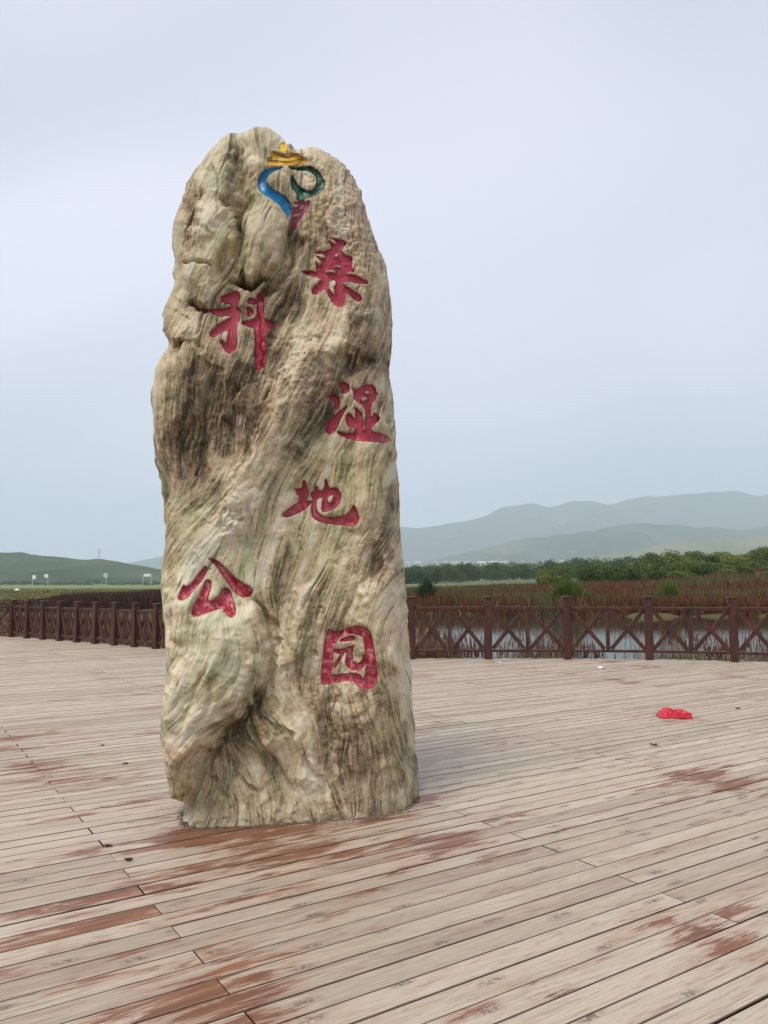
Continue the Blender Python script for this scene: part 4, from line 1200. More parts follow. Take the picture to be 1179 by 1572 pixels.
def paint_mats():
    d = {}
    for k, a, b in (('red', (0.290, 0.008, 0.030), (0.42, 0.028, 0.070)), ('yellow', (0.66, 0.40, 0.004), (0.74, 0.50, 0.02)), ('gold', (0.58, 0.31, 0.008), (0.66, 0.40, 0.03)),
                    ('blue', (0.003, 0.150, 0.36), (0.010, 0.23, 0.46)), ('green', (0.001, 0.052, 0.028), (0.005, 0.085, 0.046)),
                    ('magenta', (0.30, 0.035, 0.11), (0.46, 0.14, 0.21)), ('dark', (0.05, 0.025, 0.008), (0.08, 0.04, 0.015))):
        t = NT('carving paint ' + k)
        p = t.pos()
        f = t.noise(p, 14, 4, 0.6)
        c = t.ramp(f, [(0.35, a), (0.68, b)])
        if k == 'red':                                     # worn thin towards the foot of the stone
            w = t.noise(p, 26, 5, 0.7)
            s = t.n('ShaderNodeSeparateXYZ'); t.l(p, s.inputs[0])
            wear = t.math('MULTIPLY', t.step(w, 0.46, 0.62), t.step(s.outputs['Z'], 2.4, 1.1, 0.10, 0.95))
            c = t.mix(wear, c, (0.55, 0.20, 0.21))
        t.bump(t.noise(p, 70, 3, 0.6), 0.2, 0.004)
        d[k] = t.done(c, 0.42, 0.45)
    return d

# ------------------------------------------------------------------ fences
def wood_paint():
    t = NT('dark brown fence paint')
    p = t.pos()
    g = t.noise(t.mapping(p, (9, 9, 2)), 1.0, 5, 0.6)
    w = t.noise(p, 5.0, 4, 0.6)
    c = t.ramp(g, [(0.3, (0.024, 0.0070, 0.0042)), (0.55, (0.060, 0.0170, 0.0090)), (0.8, (0.125, 0.038, 0.021))])
    c = t.mix(t.step(w, 0.55, 0.75, 0, 0.5), c, (0.085, 0.026, 0.015))
    t.bump(g, 0.3, 0.004)
    return t.done(c, 0.40, 0.45)

def box_bm(sx, sy, sz, bev=0.006):
    bm = bmesh.new()
    bmesh.ops.create_cube(bm, size=1.0)
    bmesh.ops.scale(bm, vec=(sx, sy, sz), verts=bm.verts)
    if bev:
        bmesh.ops.bevel(bm, geom=list(bm.edges), offset=bev, segments=1, affect='EDGES')
    return bm

def bar(name, a, b, w, h, mat, parent, bev=0.005):
    """a squared timber from a to b (parent's coordinates); w across, h in height"""
    a, b = Vector(a), Vector(b)
    d = b - a
    bm = box_bm(d.length, w, h, bev)
    x = d.normalized()
    y = Vector((0, 0, 1)).cross(x)
    y = y.normalized() if y.length > 1e-4 else Vector((0, 1, 0))
    z = x.cross(y)
    M = Matrix((x, y, z)).transposed().to_4x4()
    M.translation = (a + b) / 2
    bmesh.ops.transform(bm, matrix=M, verts=bm.verts)
    return obj_bm(name, bm, mat, parent)

def build_fence(name, pts, label, H, pw, mat, last=True, first=True):
    root = tag(empty(name, (pts[0][0], pts[0][1], 0)), label, 'fence', 'brown timber fences round the deck')
    o = Vector((pts[0][0], pts[0][1], 0))
    P = [Vector((x, y, 0)) - o for x, y in pts]
    n = len(P)
    zt, zb = H * 0.815, H * 0.135
    rng = random.Random(len(pts))
    for i, p in enumerate(P):
        if (i == 0 and not first) or (i == n - 1 and not last):
            continue
        d = (P[min(i + 1, n - 1)] - P[max(i - 1, 0)])
        ang = math.atan2(d.y, d.x)
        bm = box_bm(pw, pw, H - 0.03, 0.008)
        bmesh.ops.rotate(bm, matrix=Matrix.Rotation(ang, 3, 'Z'), verts=bm.verts)
        tilt = Matrix.Rotation(rng.uniform(-0.008, 0.008), 3, 'Y')
        bmesh.ops.translate(bm, vec=(0, 0, (H - 0.03) / 2 - 0.002), verts=bm.verts)
        bmesh.ops.rotate(bm, matrix=tilt, verts=bm.verts)
        bmesh.ops.translate(bm, vec=(p.x, p.y, 0), verts=bm.verts)
        post = obj_bm('post', bm, mat, root)
        bm = box_bm(pw * 1.16, pw * 1.16, 0.035, 0.008)                        # cap
        bmesh.ops.rotate(bm, matrix=Matrix.Rotation(ang, 3, 'Z'), verts=bm.verts)
        bmesh.ops.translate(bm, vec=(p.x, p.y, H - 0.015), verts=bm.verts)
        obj_bm('post_cap', bm, mat, post)
        bm = box_bm(pw * 1.09, pw * 1.09, 0.022, 0.004)                        # collar at rail height
        bmesh.ops.rotate(bm, matrix=Matrix.Rotation(ang, 3, 'Z'), verts=bm.verts)
        bmesh.ops.translate(bm, vec=(p.x, p.y, zt + 0.045), verts=bm.verts)
        obj_bm('post_collar', bm, mat, post)
    for a, b in zip(P[:-1], P[1:]):
        d = (b - a).normalized()
        L = (b - a).length
        s, e = a + d * pw * 0.52, b - d * pw * 0.52
        k = min(1.0, L / 1.45)
        zz = rng.uniform(-0.006, 0.006)
        up = lambda q, z: Vector((q.x, q.y, z))
        bar('top_rail', up(s, zt + zz), up(e, zt + rng.uniform(-0.006, 0.006)), 0.085, 0.060, mat, root)
        bar('bottom_rail', up(s, zb), up(e, zb), 0.060, 0.050, mat, root)
        m = (a + b) / 2
        bt, bb = zt - 0.032, zb + 0.026
        bar('baluster', up(m, bb), up(m, bt), 0.060 * k + 0.01, 0.060, mat, root, 0.003)
        hw = 0.036 * k + 0.01
        nrm = Vector((-d.y, d.x, 0))
        for u0, u1 in ((s, m - d * hw), (m + d * hw, e)):
            g = d * rng.uniform(0.006, 0.03)
            bar('brace', up(u0 + g + nrm * 0.019, bb + 0.012), up(u1 - g + nrm * 0.019, bt - 0.012), 0.034, 0.072, mat, root, 0.003)
            bar('brace', up(u0 + g - nrm * 0.019, bt - 0.012), up(u1 - g - nrm * 0.019, bb + 0.012), 0.034, 0.072, mat, root, 0.003)
    return root

def build_fences():
    m = wood_paint()
    build_fence('timber_fence', RIGHT_FENCE, 'dark brown timber fence with wide crossed braces, in front of the pond', 1.17, 0.135, m)
    build_fence('timber_fence', LEFT_FENCE, 'dark brown timber fence of close-set posts facing the meadow and green hill', 0.98, 0.135, m, first=False)
    build_fence('timber_fence', END_FENCE, 'short end run of brown fence turning away past the last close-set post', 0.98, 0.135, m, first=False)

# ------------------------------------------------------------------ plants
def blades(name, base, h, w, lean, col, mat, seg=2, parent=None):
    """ribbons: base (n,3), height, width, lean (n,2), colour (n,3)"""
    n = len(base)
    az = RNG.uniform(0, math.pi, n)
    sx, sy = np.cos(az) * w / 2, np.sin(az) * w / 2
    V_ = np.zeros((n, 2 * seg + 1, 3)); C_ = np.ones((n, 2 * seg + 1, 4))
    for k in range(seg):
        t = k / seg
        c = base + np.stack([lean[:, 0] * t * t, lean[:, 1] * t * t, h * t], -1)
        wk = 1 - 0.45 * t
        V_[:, 2 * k] = c + np.stack([-sx * wk, -sy * wk, 0 * sx], -1)
        V_[:, 2 * k + 1] = c + np.stack([sx * wk, sy * wk, 0 * sx], -1)
    V_[:, -1] = base + np.stack([lean[:, 0], lean[:, 1], h], -1)
    C_[:, :, :3] = col[:, None, :]
    F_ = []
    b = np.arange(n) * (2 * seg + 1)
    for k in range(seg - 1):
        F_.append(np.stack([b + 2 * k, b + 2 * k + 1, b + 2 * k + 3], -1))
        F_.append(np.stack([b + 2 * k, b + 2 * k + 3, b + 2 * k + 2], -1))
    k = seg - 1
    F_.append(np.stack([b + 2 * k, b + 2 * k + 1, b + 2 * seg], -1))
    return mesh_np(name, V_.reshape(-1, 3), np.vstack(F_), mat, parent, attrs={'tint': C_.reshape(-1, 4)})

def blade_mat(name):
    t = NT(name)
    c = t.attr('tint', 'Color')
    t.p.inputs['Subsurface Weight'].default_value = 0.0
    return t.done(c, 0.75, 0.2)

def pick(n, cols, wts, jit=0.25):
    c = np.array(cols)[RNG.choice(len(cols), n, p=np.array(wts) / sum(wts))]
    return c * (1 + jit * RNG.standard_normal((n, 1))).clip(0.4, 1.8)

RED = [(0.111, 0.029, 0.015), (0.082, 0.028, 0.013), (0.143, 0.056, 0.024), (0.122, 0.076, 0.027), (0.071, 0.062, 0.018), (0.194, 0.107, 0.049)]

def scatter(a0, a1, d0, d1, n, p=1.0):
    a = RNG.uniform(a0, a1, n)
    y = d0 + (d1 - d0) * RNG.uniform(0, 1, n) ** p
    return a * y, y

def build_weeds():
    m = blade_mat('weed stalks')
    # far bank of the pond, right and behind the stone
    x, y = scatter(-0.12, 0.72, 46, 125, 120000, 1.5)
    keep = pond(x, y) < 0.35
    x, y = x[keep], y[keep]
    patch = np.sin(x * 0.23 + 2 * np.sin(y * 0.11)) + np.sin(x * 0.07 - y * 0.21) + 0.5 * np.sin(x * 0.9 + y * 0.5)
    n = len(x)
    h = RNG.uniform(0.55, 1.25, n) * (1 + 0.18 * patch / 2)
    col = pick(n, RED, [4, 4, 3, 2.4, 1.6, 1.6])
    g = (patch > 0.9)
    col[g] = pick(int(g.sum()), [(0.085, 0.105, 0.035), (0.06, 0.085, 0.025), (0.15, 0.12, 0.055), (0.11, 0.042, 0.026)], [3, 2, 2, 2])
    z = ground_h(x, y) - 0.05
    w = 0.030 + 0.0007 * y
    o = blades('weeds', np.stack([x, y, z], -1), h, w * RNG.uniform(0.6, 1.5, n), RNG.normal(0, 0.16, (n, 2)), col, m)
    tag(o, 'rusty red-brown marsh weeds covering the far bank of the pond', 'weeds', kind='stuff')
    # left bank: darker
    x, y = scatter(-0.75, -0.10, 57, 118, 60000, 1.3)
    keep = pond(x, y) < 0.35
    x, y = x[keep], y[keep]
    a = x / y
    far = np.interp(a, [-0.75, -0.5, -0.3, -0.1], [66, 72, 100, 120])            # the weeds thin out to meadow
    k2 = y < far + 4 * np.sin(a * 60)
    x, y = x[k2], y[k2]
    n = len(x)
    col = pick(n, [(0.062, 0.022, 0.016), (0.045, 0.02, 0.014), (0.085, 0.035, 0.022), (0.06, 0.05, 0.022)], [4, 4, 2, 1.4])
    o = blades('weeds', np.stack([x, y, ground_h(x, y) - 0.05], -1), RNG.uniform(0.6, 1.0, n) * np.interp(x / y, [-0.75, -0.52, -0.45, -0.40, -0.30, -0.1], [0.15, 0.2, 0.5, 0.95, 1.25, 1.25]), RNG.uniform(0.05, 0.11, n), RNG.normal(0, 0.15, (n, 2)), col, m)
    tag(o, 'dark maroon marsh weeds between the fence and the meadow', 'weeds', kind='stuff')
    # reeds at the foot of the right fence
    x, y = scatter(-0.12, 0.66, 15.0, 19.5, 15000, 1.6)
    s = np.interp(x / y, [0, 0.30, 0.42, 0.5], [0, 0, 0.6, 1.0])
    ok = (y > 15.0 - 0.75 * s)
    x, y = x[ok], y[ok]
    clump = np.sin(x * 2.1) + np.sin(x * 5.3 + y * 2.0) + 0.8 * np.sin(x * 0.7 + 1)
    ok = RNG.uniform(0, 1, len(x)) < np.clip(0.42 + 0.30 * clump, 0.05, 1)
    x, y, clump = x[ok], y[ok], clump[ok]
    n = len(x)
    h = RNG.uniform(0.30, 0.80, n) * (1 + 0.18 * clump)
    tall = RNG.uniform(0, 1, n) < 0.10
    h[tall] *= 1.45
    col = pick(n, [(0.15, 0.13, 0.05), (0.10, 0.105, 0.035), (0.20, 0.15, 0.08), (0.13, 0.05, 0.045), (0.07, 0.045, 0.03)], [3, 3, 2, 2.4, 2])
    o = blades('reeds', np.stack([x, y, np.full(n, -0.62)], -1), h, RNG.uniform(0.008, 0.020, n), RNG.normal(0, 0.10, (n, 2)), col, m, 3)
    tag(o, 'thin yellow-green and pink reeds standing in the water behind the fence', 'reeds', kind='stuff')
    # seed heads: small spindles on the taller stalks
    k = np.nonzero(h > 0.72)[0]
    if len(k) > 1500:
        k = k[:1500]
    hb = np.stack([x[k], y[k], -0.62 + h[k] * 0.80], -1)
    o2 = blades('seed_heads', hb, np.full(len(k), 0.20), np.full(len(k), 0.034), RNG.normal(0, 0.03, (len(k), 2)),
                pick(len(k), [(0.16, 0.06, 0.055), (0.23, 0.14, 0.11), (0.11, 0.05, 0.035)], [3, 2, 2]), m, 2, parent=o)
    tag(o2, kind='stuff')
    # brown reed bed behind the left fence
    x, y = scatter(-0.72, -0.14, 19.0, 40.0, 42000, 1.2)
    lim = np.interp(x / y, [-0.72, -0.48, -0.30, -0.14], [22.5, 21.6, 18.2, 16.0])
    ok = y > lim
    x, y = x[ok], y[ok]
    n = len(x)
    col = pick(n, [(0.20, 0.145, 0.08), (0.14, 0.08, 0.048), (0.25, 0.20, 0.105), (0.085, 0.036, 0.026)], [3, 2.4, 2.4, 1.2])
    o = blades('reeds', np.stack([x, y, ground_h(x, y) - 0.04], -1), RNG.uniform(0.25, 0.62, n), RNG.uniform(0.02, 0.045, n), RNG.normal(0, 0.12, (n, 2)), col, m)
    tag(o, 'brown reed bed right behind the close-set fence', 'reeds', kind='stuff')
    # short meadow grass with tussocks, the near part of the plain at the left
    x, y = scatter(-0.75, -0.12, 66, 240, 36000, 1.6)
    n = len(x)
    band = np.sin(y * 0.16 + 0.04 * x) + np.sin(y * 0.05 + 1.2)
    col = pick(n, [(0.19, 0.165, 0.065), (0.12, 0.15, 0.05), (0.23, 0.185, 0.085)], [3, 3, 2], 0.15)
    dk = band > 1.0
    col[dk] *= np.array([0.75, 0.7, 0.6])
    o = blades('meadow_grass', np.stack([x, y, ground_h(x, y) - 0.03], -1), RNG.uniform(0.15, 0.38, n), 0.05 + 0.0012 * y, RNG.normal(0, 0.1, (n, 2)), col, m)
    tag(o, 'yellow-green meadow grass on the plain below the hill', 'grass', kind='stuff')

def clump_thing(name, label, px, ybase, Y, wpx, hpx, cols, wts, nb):
    """a tussock of long arching leaves with a short root crown"""
    x, _ = at_y(px, 900, Y)
    z0 = float(ground_h(np.array([x]), np.array([Y]))[0]) - 0.03
    Wd, Ht = wpx * Y / F, hpx * Y / F
    root = tag(empty(name, (float(x), Y, z0)), label, 'tussock')
    n = nb
    az = RNG.uniform(0, 2 * math.pi, n); r = RNG.uniform(0, 1, n) ** 0.6
    base = np.stack([np.cos(az) * r * Wd * 0.26, np.sin(az) * r * Wd * 0.26, 0 * r], -1)
    out = RNG.uniform(0.25, 1.0, n) * r * Wd * 0.42
    lean = np.stack([np.cos(az) * out, np.sin(az) * out], -1) + RNG.normal(0, 0.07, (n, 2))
    h = Ht * (1.05 - 0.45 * r ** 2) * RNG.uniform(0.6, 1.0, n)
    mt = blade_mat('tussock leaves')
    blades('leaves', base, h, RNG.uniform(0.04, 0.085, n), lean, pick(n, cols, wts, 0.2), mt, 3, parent=root)
    bm = bmesh.new()
    bmesh.ops.create_icosphere(bm, subdivisions=2, radius=1.0)
    for v in bm.verts:
        v.co = Vector((v.co.x * Wd * 0.27, v.co.y * Wd * 0.27, v.co.z * 0.16)) * (1 + 0.2 * math.sin(7 * v.co.x + 5 * v.co.y))
    obj_bm('root_crown', bm, plain('tussock root', (0.05, 0.045, 0.02), 0.95), root, True)
    return root

def leaf_cloud(n, lobes, size, rng):
    """leaf faces spread through a handful of lobes: verts, faces"""
    C = np.array([l[:3] for l in lobes]); Rr = np.array([l[3:6] for l in lobes])
    k = rng.choice(len(lobes), n, p=(Rr.prod(1) ** 0.7) / (Rr.prod(1) ** 0.7).sum())
    d = rng.standard_normal((n, 3)); d /= np.linalg.norm(d, axis=1)[:, None]
    rad = rng.uniform(0.55, 1.06, n)[:, None]
    P = C[k] + d * rad * Rr[k]
    P[:, 2] = np.maximum(P[:, 2], 0.02)
    a = rng.standard_normal((n, 3)); a /= np.linalg.norm(a, axis=1)[:, None]
    b = np.cross(a, rng.standard_normal((n, 3))); b /= np.linalg.norm(b, axis=1)[:, None]
    s = size * rng.uniform(0.5, 1.3, n)[:, None]
    V_ = np.stack([P - a * s, P + b * s * 0.55, P + a * s, P - b * s * 0.55], 1).reshape(-1, 3)
    F_ = np.arange(4 * n).reshape(-1, 4)
    return V_, F_

def leaf_mat(name, a, b, c):
    t = NT(name)
    oi = t.n('ShaderNodeObjectInfo')
    p = t.pos()
    f = t.noise(p, 0.9, 4, 0.6)
    v = t.math('ADD', t.math('MULTIPLY', f, 0.7), t.math('MULTIPLY', oi.outputs['Random'], 0.45))
    col = t.ramp(v, [(0.28, a), (0.55, b), (0.85, c)])
    return t.done(col, 0.8, 0.15)

def build_shrubs():
    rng = np.random.default_rng(55)
    mat = leaf_mat('shrub leaves', (0.032, 0.062, 0.013), (0.088, 0.125, 0.024), (0.165, 0.185, 0.038))
    stem = plain('shrub stem', (0.07, 0.05, 0.035), 0.9)
    protos = []
    for q in range(4):
        lobes = []
        for k in range(7):
            a = rng.uniform(0, 2 * math.pi); r = rng.uniform(0, 0.55)
            rz = rng.uniform(0.24, 0.46)
            lobes.append((math.cos(a) * r, math.sin(a) * r, rng.uniform(0.28, 0.62), rng.uniform(0.30, 0.50), rng.uniform(0.30, 0.50), rz))
        V_, F_ = leaf_cloud(4600, lobes, 0.042, rng)
        root = empty('shrub')
        mesh_np('crown', V_, F_, mat, root)
        bm = bmesh.new()
        for k in range(5):
            a = k * 1.26 + q
            vs0 = [bm.verts.new((0.03 * math.cos(a + j * 2.1), 0.03 * math.sin(a + j * 2.1), -0.03)) for j in range(3)]
            tip = (0.34 * math.cos(a), 0.34 * math.sin(a), 0.45)
            vs1 = [bm.verts.new((tip[0] + 0.010 * math.cos(j * 2.1), tip[1] + 0.010 * math.sin(j * 2.1), tip[2])) for j in range(3)]
            for j in range(3):
                bm.faces.new((vs0[j], vs0[(j + 1) % 3], vs1[(j + 1) % 3], vs1[j]))
        obj_bm('stems', bm, stem, root)
        protos.append(root)
    spots = []
    # (photo x of the middle, photo y of the top, distance, width in m)
    for px, py, Y, W in [(840, 872, 118, 5.0), (905, 872, 125, 5.5), (862, 866, 165, 7), (945, 866, 150, 7), (985, 861, 140, 7.5), (1003, 851, 165, 8), (1030, 846, 180, 9), (1052, 855, 140, 7), (1062, 843, 200, 9),
                         (1075, 868, 112, 5.5), (1086, 851, 165, 8), (1100, 862, 128, 6.5), (1110, 845, 190, 9), (1128, 853, 155, 7.5), (1138, 868, 112, 5), (1148, 843, 195, 9), (1160, 860, 130, 7), (1172, 842, 185, 9),
                         (1190, 853, 150, 8), (1205, 866, 118, 6), (1225, 845, 180, 9), (1250, 852, 150, 9), (1285, 848, 165, 9), (1022, 864, 124, 6), (966, 871, 118, 5), (1012, 872, 112, 4.5), (1115, 873, 108, 4.2), (1050, 874, 108, 4),
                         (925, 861, 210, 8), (895, 864, 200, 7), (1320, 856, 140, 8), (1178, 874, 105, 4)]:
        spots.append((px, py, Y, W))
    used = [False] * 4
    for i, (px, py, Y, W) in enumerate(spots):
        q = i % 4
        root = protos[q] if not used[q] else copy_tree(protos[q])
        used[q] = True
        x, zt = at_y(px, py, Y)
        z0 = float(ground_h(np.array([float(x)]), np.array([float(Y)]))[0])
        h = max(float(zt) - z0, 1.2)
        root.location = (float(x), Y, z0)
        root.scale = (W * 0.62, W * 0.62, h / 0.92)
        root.rotation_euler = (0, 0, i * 2.3)
        tag(root, 'rounded yellow-green shrub in the thicket above the red weeds', 'shrub', 'shrubs of the thicket beyond the pond')

def build_woods():
    rng = np.random.default_rng(66)
    mat = leaf_mat('distant leaves', (0.020, 0.044, 0.018), (0.040, 0.076, 0.026), (0.075, 0.11, 0.036))
    def wood(name, label, xs, prof, Y0, Y1, n, per, size, rmin, rmax):
        Vs, Fs, b = [], [], 0
        for k in range(n):
            px = rng.uniform(*xs); Y = rng.uniform(Y0, Y1)
            x, zt = at_y(px, np.interp(px, *zip(*prof)) + rng.uniform(-2.5, 8.0), Y)
            z0 = float(ground_h(np.array([float(x)]), np.array([Y]))[0])
            R_ = rng.uniform(rmin, rmax)
            h = max(float(zt) - z0, 2.0)
            lob = [(float(x) + rng.normal(0, R_ * 0.4), Y + rng.normal(0, R_ * 0.4), h * rng.uniform(0.35, 0.78), R_ * 0.6, R_ * 0.6, h * 0.24) for _ in range(4)]
            v, f = leaf_cloud(per, lob, size, rng)
            v[:, 2] += z0
            Vs.append(v); Fs.append(f + b); b += len(v)
        return tag(mesh_np(name, np.vstack(Vs), np.vstack(Fs), mat), label, 'wood', kind='stuff')
    wood('distant_wood', 'dark green line of trees across the plain below the mountains', (560, 1000),
         [(560, 868), (620, 868), (680, 866), (740, 863), (800, 861), (850, 859), (900, 856), (940, 853), (1000, 851)], 300, 420, 150, 720, 0.40, 3.5, 6.5)
    wood('roadside_shrubs', 'dark row of low shrubs along the foot of the green hill', (-60, 250),
         [(-60, 893), (60, 892), (110, 893.5), (140, 890), (155, 888), (175, 892), (250, 891)], 640, 760, 70, 120, 0.6, 3.0, 6.0)

# ------------------------------------------------------------------ far small things
def build_far():
    white = plain('white sign sheet', (0.75, 0.77, 0.76), 0.5, 0.05)
    pale_green = plain('pale green sign sheet', (0.42, 0.58, 0.36), 0.5, 0.05)
    steel = plain('grey steel', (0.42, 0.43, 0.42), 0.5, 0.1)
    def sign(px, ytop, wpx, hpx, Y, posts, label, m=white, legx=(0.0, 1.0)):
        x0, zt = at_y(px, ytop, Y)
        k = Y / F
        W, Hh = wpx * k, hpx * k
        z0 = float(ground_h(np.array([float(x0)]), np.array([float(Y)]))[0]) - 0.1
        root = tag(empty('road_sign', (float(x0), Y, z0)), label, 'road sign')
        h = float(zt) - z0
        bm = box_bm(W, 0.12, Hh, 0.02)
        bmesh.ops.translate(bm, vec=(0, 0, h - Hh / 2), verts=bm.verts)
        obj_bm('sign_board', bm, m, root)
        for p in posts:
            bm = box_bm(0.42, 0.22, h, 0.03)
            bmesh.ops.translate(bm, vec=(p * W, 0.20, h / 2), verts=bm.verts)
            obj_bm('post', bm, steel, root)
    sign(52.5, 883, 5.2, 6.0, 600, [-0.48], 'small square white road sign on one post, before the hill')
    sign(71, 881.5, 5.5, 5.0, 600, [0.5], 'white road sign hung to one side of a tall post')
    sign(162, 880, 6, 6.5, 600, [0.2], 'pale green road sign beside the dark roadside shrubs', pale_green)
    sign(226, 881, 10, 4.0, 600, [-0.62, 0.62], 'wide white gantry sign on two posts near the stone')
    # pylon and poles on the hill
    def pylon(px, ytop, hpx, Y):
        x, zt = at_y(px, ytop, Y)
        h = hpx * Y / F
        root = tag(empty('power_pylon', (float(x), Y, float(zt) - h)), 'thin lattice power pylon on the crest of the green hill', 'pylon')
        b = h * 0.085
        for sx, sy in ((1, 1), (1, -1), (-1, 1), (-1, -1)):
            bar('leg', (sx * b, sy * b, 0), (sx * b * 0.12, sy * b * 0.12, h), 0.28, 0.28, steel, root, 0)
        for q, w in ((0.68, 0.20), (0.80, 0.24), (0.92, 0.16)):
            bar('cross_arm', (-h * w, 0, h * q), (h * w, 0, h * q), 0.3, 0.45, steel, root, 0)
        for k in range(5):
            z0, z1 = h * k / 6, h * (k + 1) / 6
            r0, r1 = b * (1 - 0.88 * k / 6), b * (1 - 0.88 * (k + 1) / 6)
            bar('lattice_bar', (-r0, -r0, z0), (r1, -r1, z1), 0.16, 0.16, steel, root, 0)
            bar('lattice_bar', (r0, -r0, z0), (-r1, -r1, z1), 0.16, 0.16, steel, root, 0)
    pylon(152, 842, 18, 1460)
    # a white stone left on the meadow
    x, y = at_z(26, 907.5, -0.35)
    bm = bmesh.new()
    bmesh.ops.create_icosphere(bm, subdivisions=3, radius=0.5)
    for v in bm.verts:
        n = v.co.normalized()
        k = 1 + 0.16 * math.sin(5 * n.x + 2) * math.cos(4 * n.y) + 0.10 * math.sin(9 * n.z + 3 * n.x)
        v.co = Vector((v.co.x * 1.15, v.co.y * 0.8, v.co.z * 0.75)) * k
    bmesh.ops.translate(bm, vec=(float(x), float(y), float(ground_h(np.array([float(x)]), np.array([float(y)]))[0]) + 0.2), verts=bm.verts)
    tag(obj_bm('boulder', bm, plain('white limestone', (0.7, 0.7, 0.67), 0.8, 0.1), smooth=True), 'small white boulder lying on the yellow-green meadow', 'boulder')
    # white houses of the village under the mountains
    wall = plain('whitewash', (0.78, 0.78, 0.76), 0.8, 0.06, 0.3)
    roof = plain('grey tin roof', (0.50, 0.52, 0.55), 0.5, 0.1, 0.3)
    dark = plain('dark opening', (0.05, 0.05, 0.055), 0.6, 0.1)
    proto = empty('village_house')
    bm = box_bm(1, 0.7, 0.6, 0); bmesh.ops.translate(bm, vec=(0, 0, 0.3), verts=bm.verts)
    obj_bm('wall', bm, wall, proto)
    bm = bmesh.new()
    v = [bm.verts.new(q) for q in ((-0.54, -0.40, 0.602), (0.54, -0.40, 0.602), (0.54, 0.40, 0.602), (-0.54, 0.40, 0.602), (-0.54, 0, 0.85), (0.54, 0, 0.85))]
    for f in ((0, 1, 5, 4), (2, 3, 4, 5), (1, 2, 5), (3, 0, 4), (3, 2, 1, 0)):
        bm.faces.new([v[k] for k in f])
    obj_bm('roof', bm, roof, proto)
    for wx in (-0.3, 0.3):
        bm = box_bm(0.16, 0.02, 0.2, 0); bmesh.ops.translate(bm, vec=(wx, -0.362, 0.33), verts=bm.verts)
        obj_bm('window', bm, dark, proto)
    bm = box_bm(0.14, 0.02, 0.34, 0); bmesh.ops.translate(bm, vec=(0, -0.362, 0.17), verts=bm.verts)
    obj_bm('door', bm, dark, proto)
    rr = random.Random(12)
    xs = [626, 641, 668, 684, 697, 703, 716, 723, 736, 741, 754, 759, 768, 777, 803, 838, 849, 862, 884, 930]
    for i, px in enumerate(xs):
        o = proto if i == 0 else copy_tree(proto)
        Y = 1150 + rr.uniform(-90, 140)
        x, z = at_y(px, 862 + (px - 700) * -0.008 + rr.uniform(-0.5, 1.6), Y)
        w = rr.uniform(4, 9)
        z0 = float(ground_h(np.array([float(x)]), np.array([Y]))[0])
        hh = rr.uniform(4, 6.5)
        o.scale = (w, 9, hh / 0.6 * 0.6)
        o.location = (float(x), Y, float(z) - hh * 0.75)
        o.rotation_euler = (0, 0, rr.uniform(-0.3, 0.3))
        tag(o, 'tiny white house of the village at the foot of the mountains', 'house', 'white village houses below the mountains')
    # the low terrace the village stands on
    return

def build_terrace():
    pts = [(560, 880), (600, 872), (640, 868), (700, 866), (760, 865), (860, 863), (940, 862), (1020, 868), (1100, 880)]
    range_mesh('terrace', pts, 1180, 330, hill_mat('terrace grass', (0.06, 0.09, 0.04), (0.09, 0.11, 0.05), (0.13, 0.13, 0.07), 0.01), 51, 0.05, 560, 1100, 90, 24)

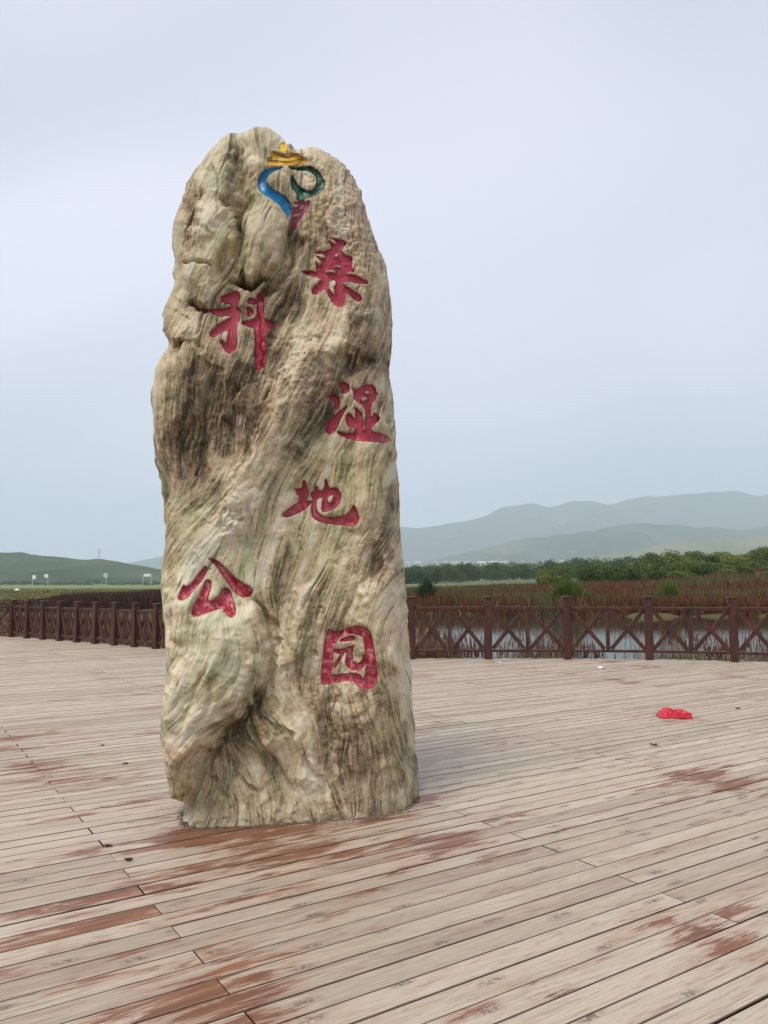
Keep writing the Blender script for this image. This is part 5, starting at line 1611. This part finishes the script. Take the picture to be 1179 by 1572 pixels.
# ------------------------------------------------------------------ litter on the deck
def build_litter():
    # crumpled red plastic bag
    x, y = at_z(1035, 1101, 0)
    t = NT('red plastic film')
    p = t.pos()
    c = t.ramp(t.noise(p, 9, 3, 0.5), [(0.3, (0.40, 0.004, 0.016)), (0.7, (0.60, 0.012, 0.035))])
    t.p.inputs['Transmission Weight'].default_value = 0.0
    bagm = t.done(c, 0.32, 0.5)
    n, m = 34, 16
    u = np.linspace(-1, 1, n); v = np.linspace(-1, 1, m)
    UU, VV = np.meshgrid(u, v)
    # a slack bag: knotted ear at one end, a swollen end, a sag between, creased all over
    r = np.maximum(np.abs(UU) ** 5, np.abs(VV) ** 4)
    dome = np.maximum(1 - r, 0) ** 0.45
    fold = gnoise((m, n), (1.6, 2.4), 91); fold2 = gnoise((m, n), (0.7, 0.8), 92)
    hh = 0.074 + 0.016 * np.exp(-((UU + 0.42) / 0.15) ** 2) + 0.008 * np.exp(-((UU - 0.55) / 0.4) ** 2) - 0.045 * np.exp(-((UU + 0.95) / 0.25) ** 2)
    Z = dome * (hh + 0.005 * fold + 0.006 * fold2) + 0.004
    X = UU * 0.165 + 0.006 * gnoise((m, n), (3, 2), 93)
    Y = VV * (0.105 + 0.010 * fold)
    top = np.stack([X, Y, Z], -1).reshape(-1, 3)
    bot = np.stack([X, Y, np.full_like(Z, 0.001)], -1).reshape(-1, 3)
    i, j = np.meshgrid(np.arange(m - 1), np.arange(n - 1), indexing='ij')
    f = np.stack([i * n + j, i * n + j + 1, (i + 1) * n + j + 1, (i + 1) * n + j], -1).reshape(-1, 4)
    o = mesh_np('plastic_bag', np.vstack([top, bot]), np.vstack([f, f[:, ::-1] + len(top)]), bagm, smooth=False)
    o.location = (float(x), float(y), 0.0005)
    o.rotation_euler = (0, 0, -0.05)
    tag(o, 'crumpled bright red plastic bag lying on the deck', 'plastic bag')
    # leaves and scraps
    def scrap(name, px, py, s, m, label, cat, seed, curl=0.35):
        x, y = at_z(px, py, 0)
        r = np.random.default_rng(seed)
        k = 14
        a = np.linspace(0, 2 * math.pi, k, endpoint=False)
        rad = s * (1 + 0.35 * np.sin(2 * a + r.uniform(0, 6)) + 0.18 * r.standard_normal(k))
        bm = bmesh.new()
        topc = bm.verts.new((0, 0, s * 0.12 + 0.004)); botc = bm.verts.new((0, 0, 0.001))
        tv = [bm.verts.new((rad[i] * math.cos(a[i]), rad[i] * 0.75 * math.sin(a[i]), 0.006 + s * curl * abs(math.sin(a[i] + seed)))) for i in range(k)]
        bv = [bm.verts.new((rad[i] * 0.97 * math.cos(a[i]), rad[i] * 0.73 * math.sin(a[i]), 0.001 + s * curl * 0.9 * abs(math.sin(a[i] + seed)))) for i in range(k)]
        for i in range(k):
            j = (i + 1) % k
            bm.faces.new((topc, tv[i], tv[j])); bm.faces.new((botc, bv[j], bv[i])); bm.faces.new((tv[i], bv[i], bv[j], tv[j]))
        o = obj_bm(name, bm, m)
        o.location = (float(x), float(y), 0.0005)
        tag(o, label, cat)
    dk = plain('dry dark leaf', (0.020, 0.015, 0.012), 0.8, 0.3, 60)
    wh = plain('white paper', (0.78, 0.76, 0.72), 0.7, 0.05, 30)
    scrap('dry_leaf', 197, 1321, 0.020, dk, 'dark dry leaf beside a board end, the larger of two', 'leaf', 1)
    scrap('dry_leaf', 167, 1300, 0.017, dk, 'dark curled leaf fragment just above a board end', 'leaf', 2)
    scrap('dry_leaf', 193, 1173, 0.016, dk, 'small dark leaf bit on the boards beside the stone lobe', 'leaf', 3)
    scrap('dry_leaf', 157, 1145, 0.014, dk, 'tiny dark leaf speck on pinkish boards far from the stone', 'leaf', 4)
    scrap('dry_leaf', 1132, 1088, 0.028, dk, 'lone dark scrap on the boards near the red bag', 'leaf', 5)
    scrap('dry_leaf', 1004, 1144, 0.026, dk, 'dark scrap lying in the gap of a bare brown board', 'leaf', 8)
    scrap('paper_scrap', 925, 1027, 0.055, wh, 'crumpled white paper scrap on the deck close to the fence', 'paper', 6, 0.6)
    scrap('paper_scrap', 766, 1018, 0.040, wh, 'smaller white scrap at the foot of a fence post', 'paper', 7, 0.5)

# ------------------------------------------------------------------ air
def build_haze():
    bm = bmesh.new()
    bmesh.ops.create_cube(bm, size=1.0)
    bmesh.ops.scale(bm, vec=(26000, 24000, 1022), verts=bm.verts)
    bmesh.ops.translate(bm, vec=(0, 0, 511 - 8.5), verts=bm.verts)
    mt = bpy.data.materials.new('valley haze')
    mt.use_nodes = True
    nt = mt.node_tree
    nt.nodes.clear()
    out = nt.nodes.new('ShaderNodeOutputMaterial')
    vol = nt.nodes.new('ShaderNodeVolumePrincipled')
    vol.inputs['Color'].default_value = (0.80, 0.905, 1.0, 1)
    vol.inputs['Density'].default_value = 0.00019
    vol.inputs['Anisotropy'].default_value = 0.1
    nt.links.new(vol.outputs['Volume'], out.inputs['Volume'])
    tag(obj_bm('haze', bm, mt), kind='stuff')

build_ground()
build_water()
build_hills()
build_terrace()
build_deck()
build_stone()
build_fences()
build_weeds()
clump_thing('tussock', 'dark green tussock on the far bank beside the stone', 655, 930, 54, 34, 52, [(0.028, 0.06, 0.022), (0.04, 0.075, 0.03), (0.02, 0.04, 0.018)], [3, 2, 2], 900)
clump_thing('tussock', 'broad bright yellow-green tussock on the far bank', 873, 930, 51, 66, 56, [(0.085, 0.15, 0.022), (0.15, 0.19, 0.03), (0.04, 0.10, 0.015)], [3, 2, 2.5], 1300)
clump_thing('tussock', 'narrow olive-green tussock on the far bank among rusty weeds', 1027, 930, 52, 40, 50, [(0.07, 0.125, 0.022), (0.11, 0.145, 0.03), (0.045, 0.085, 0.015)], [3, 2, 2], 900)
build_shrubs()
build_woods()
build_far()
build_litter()
build_haze()
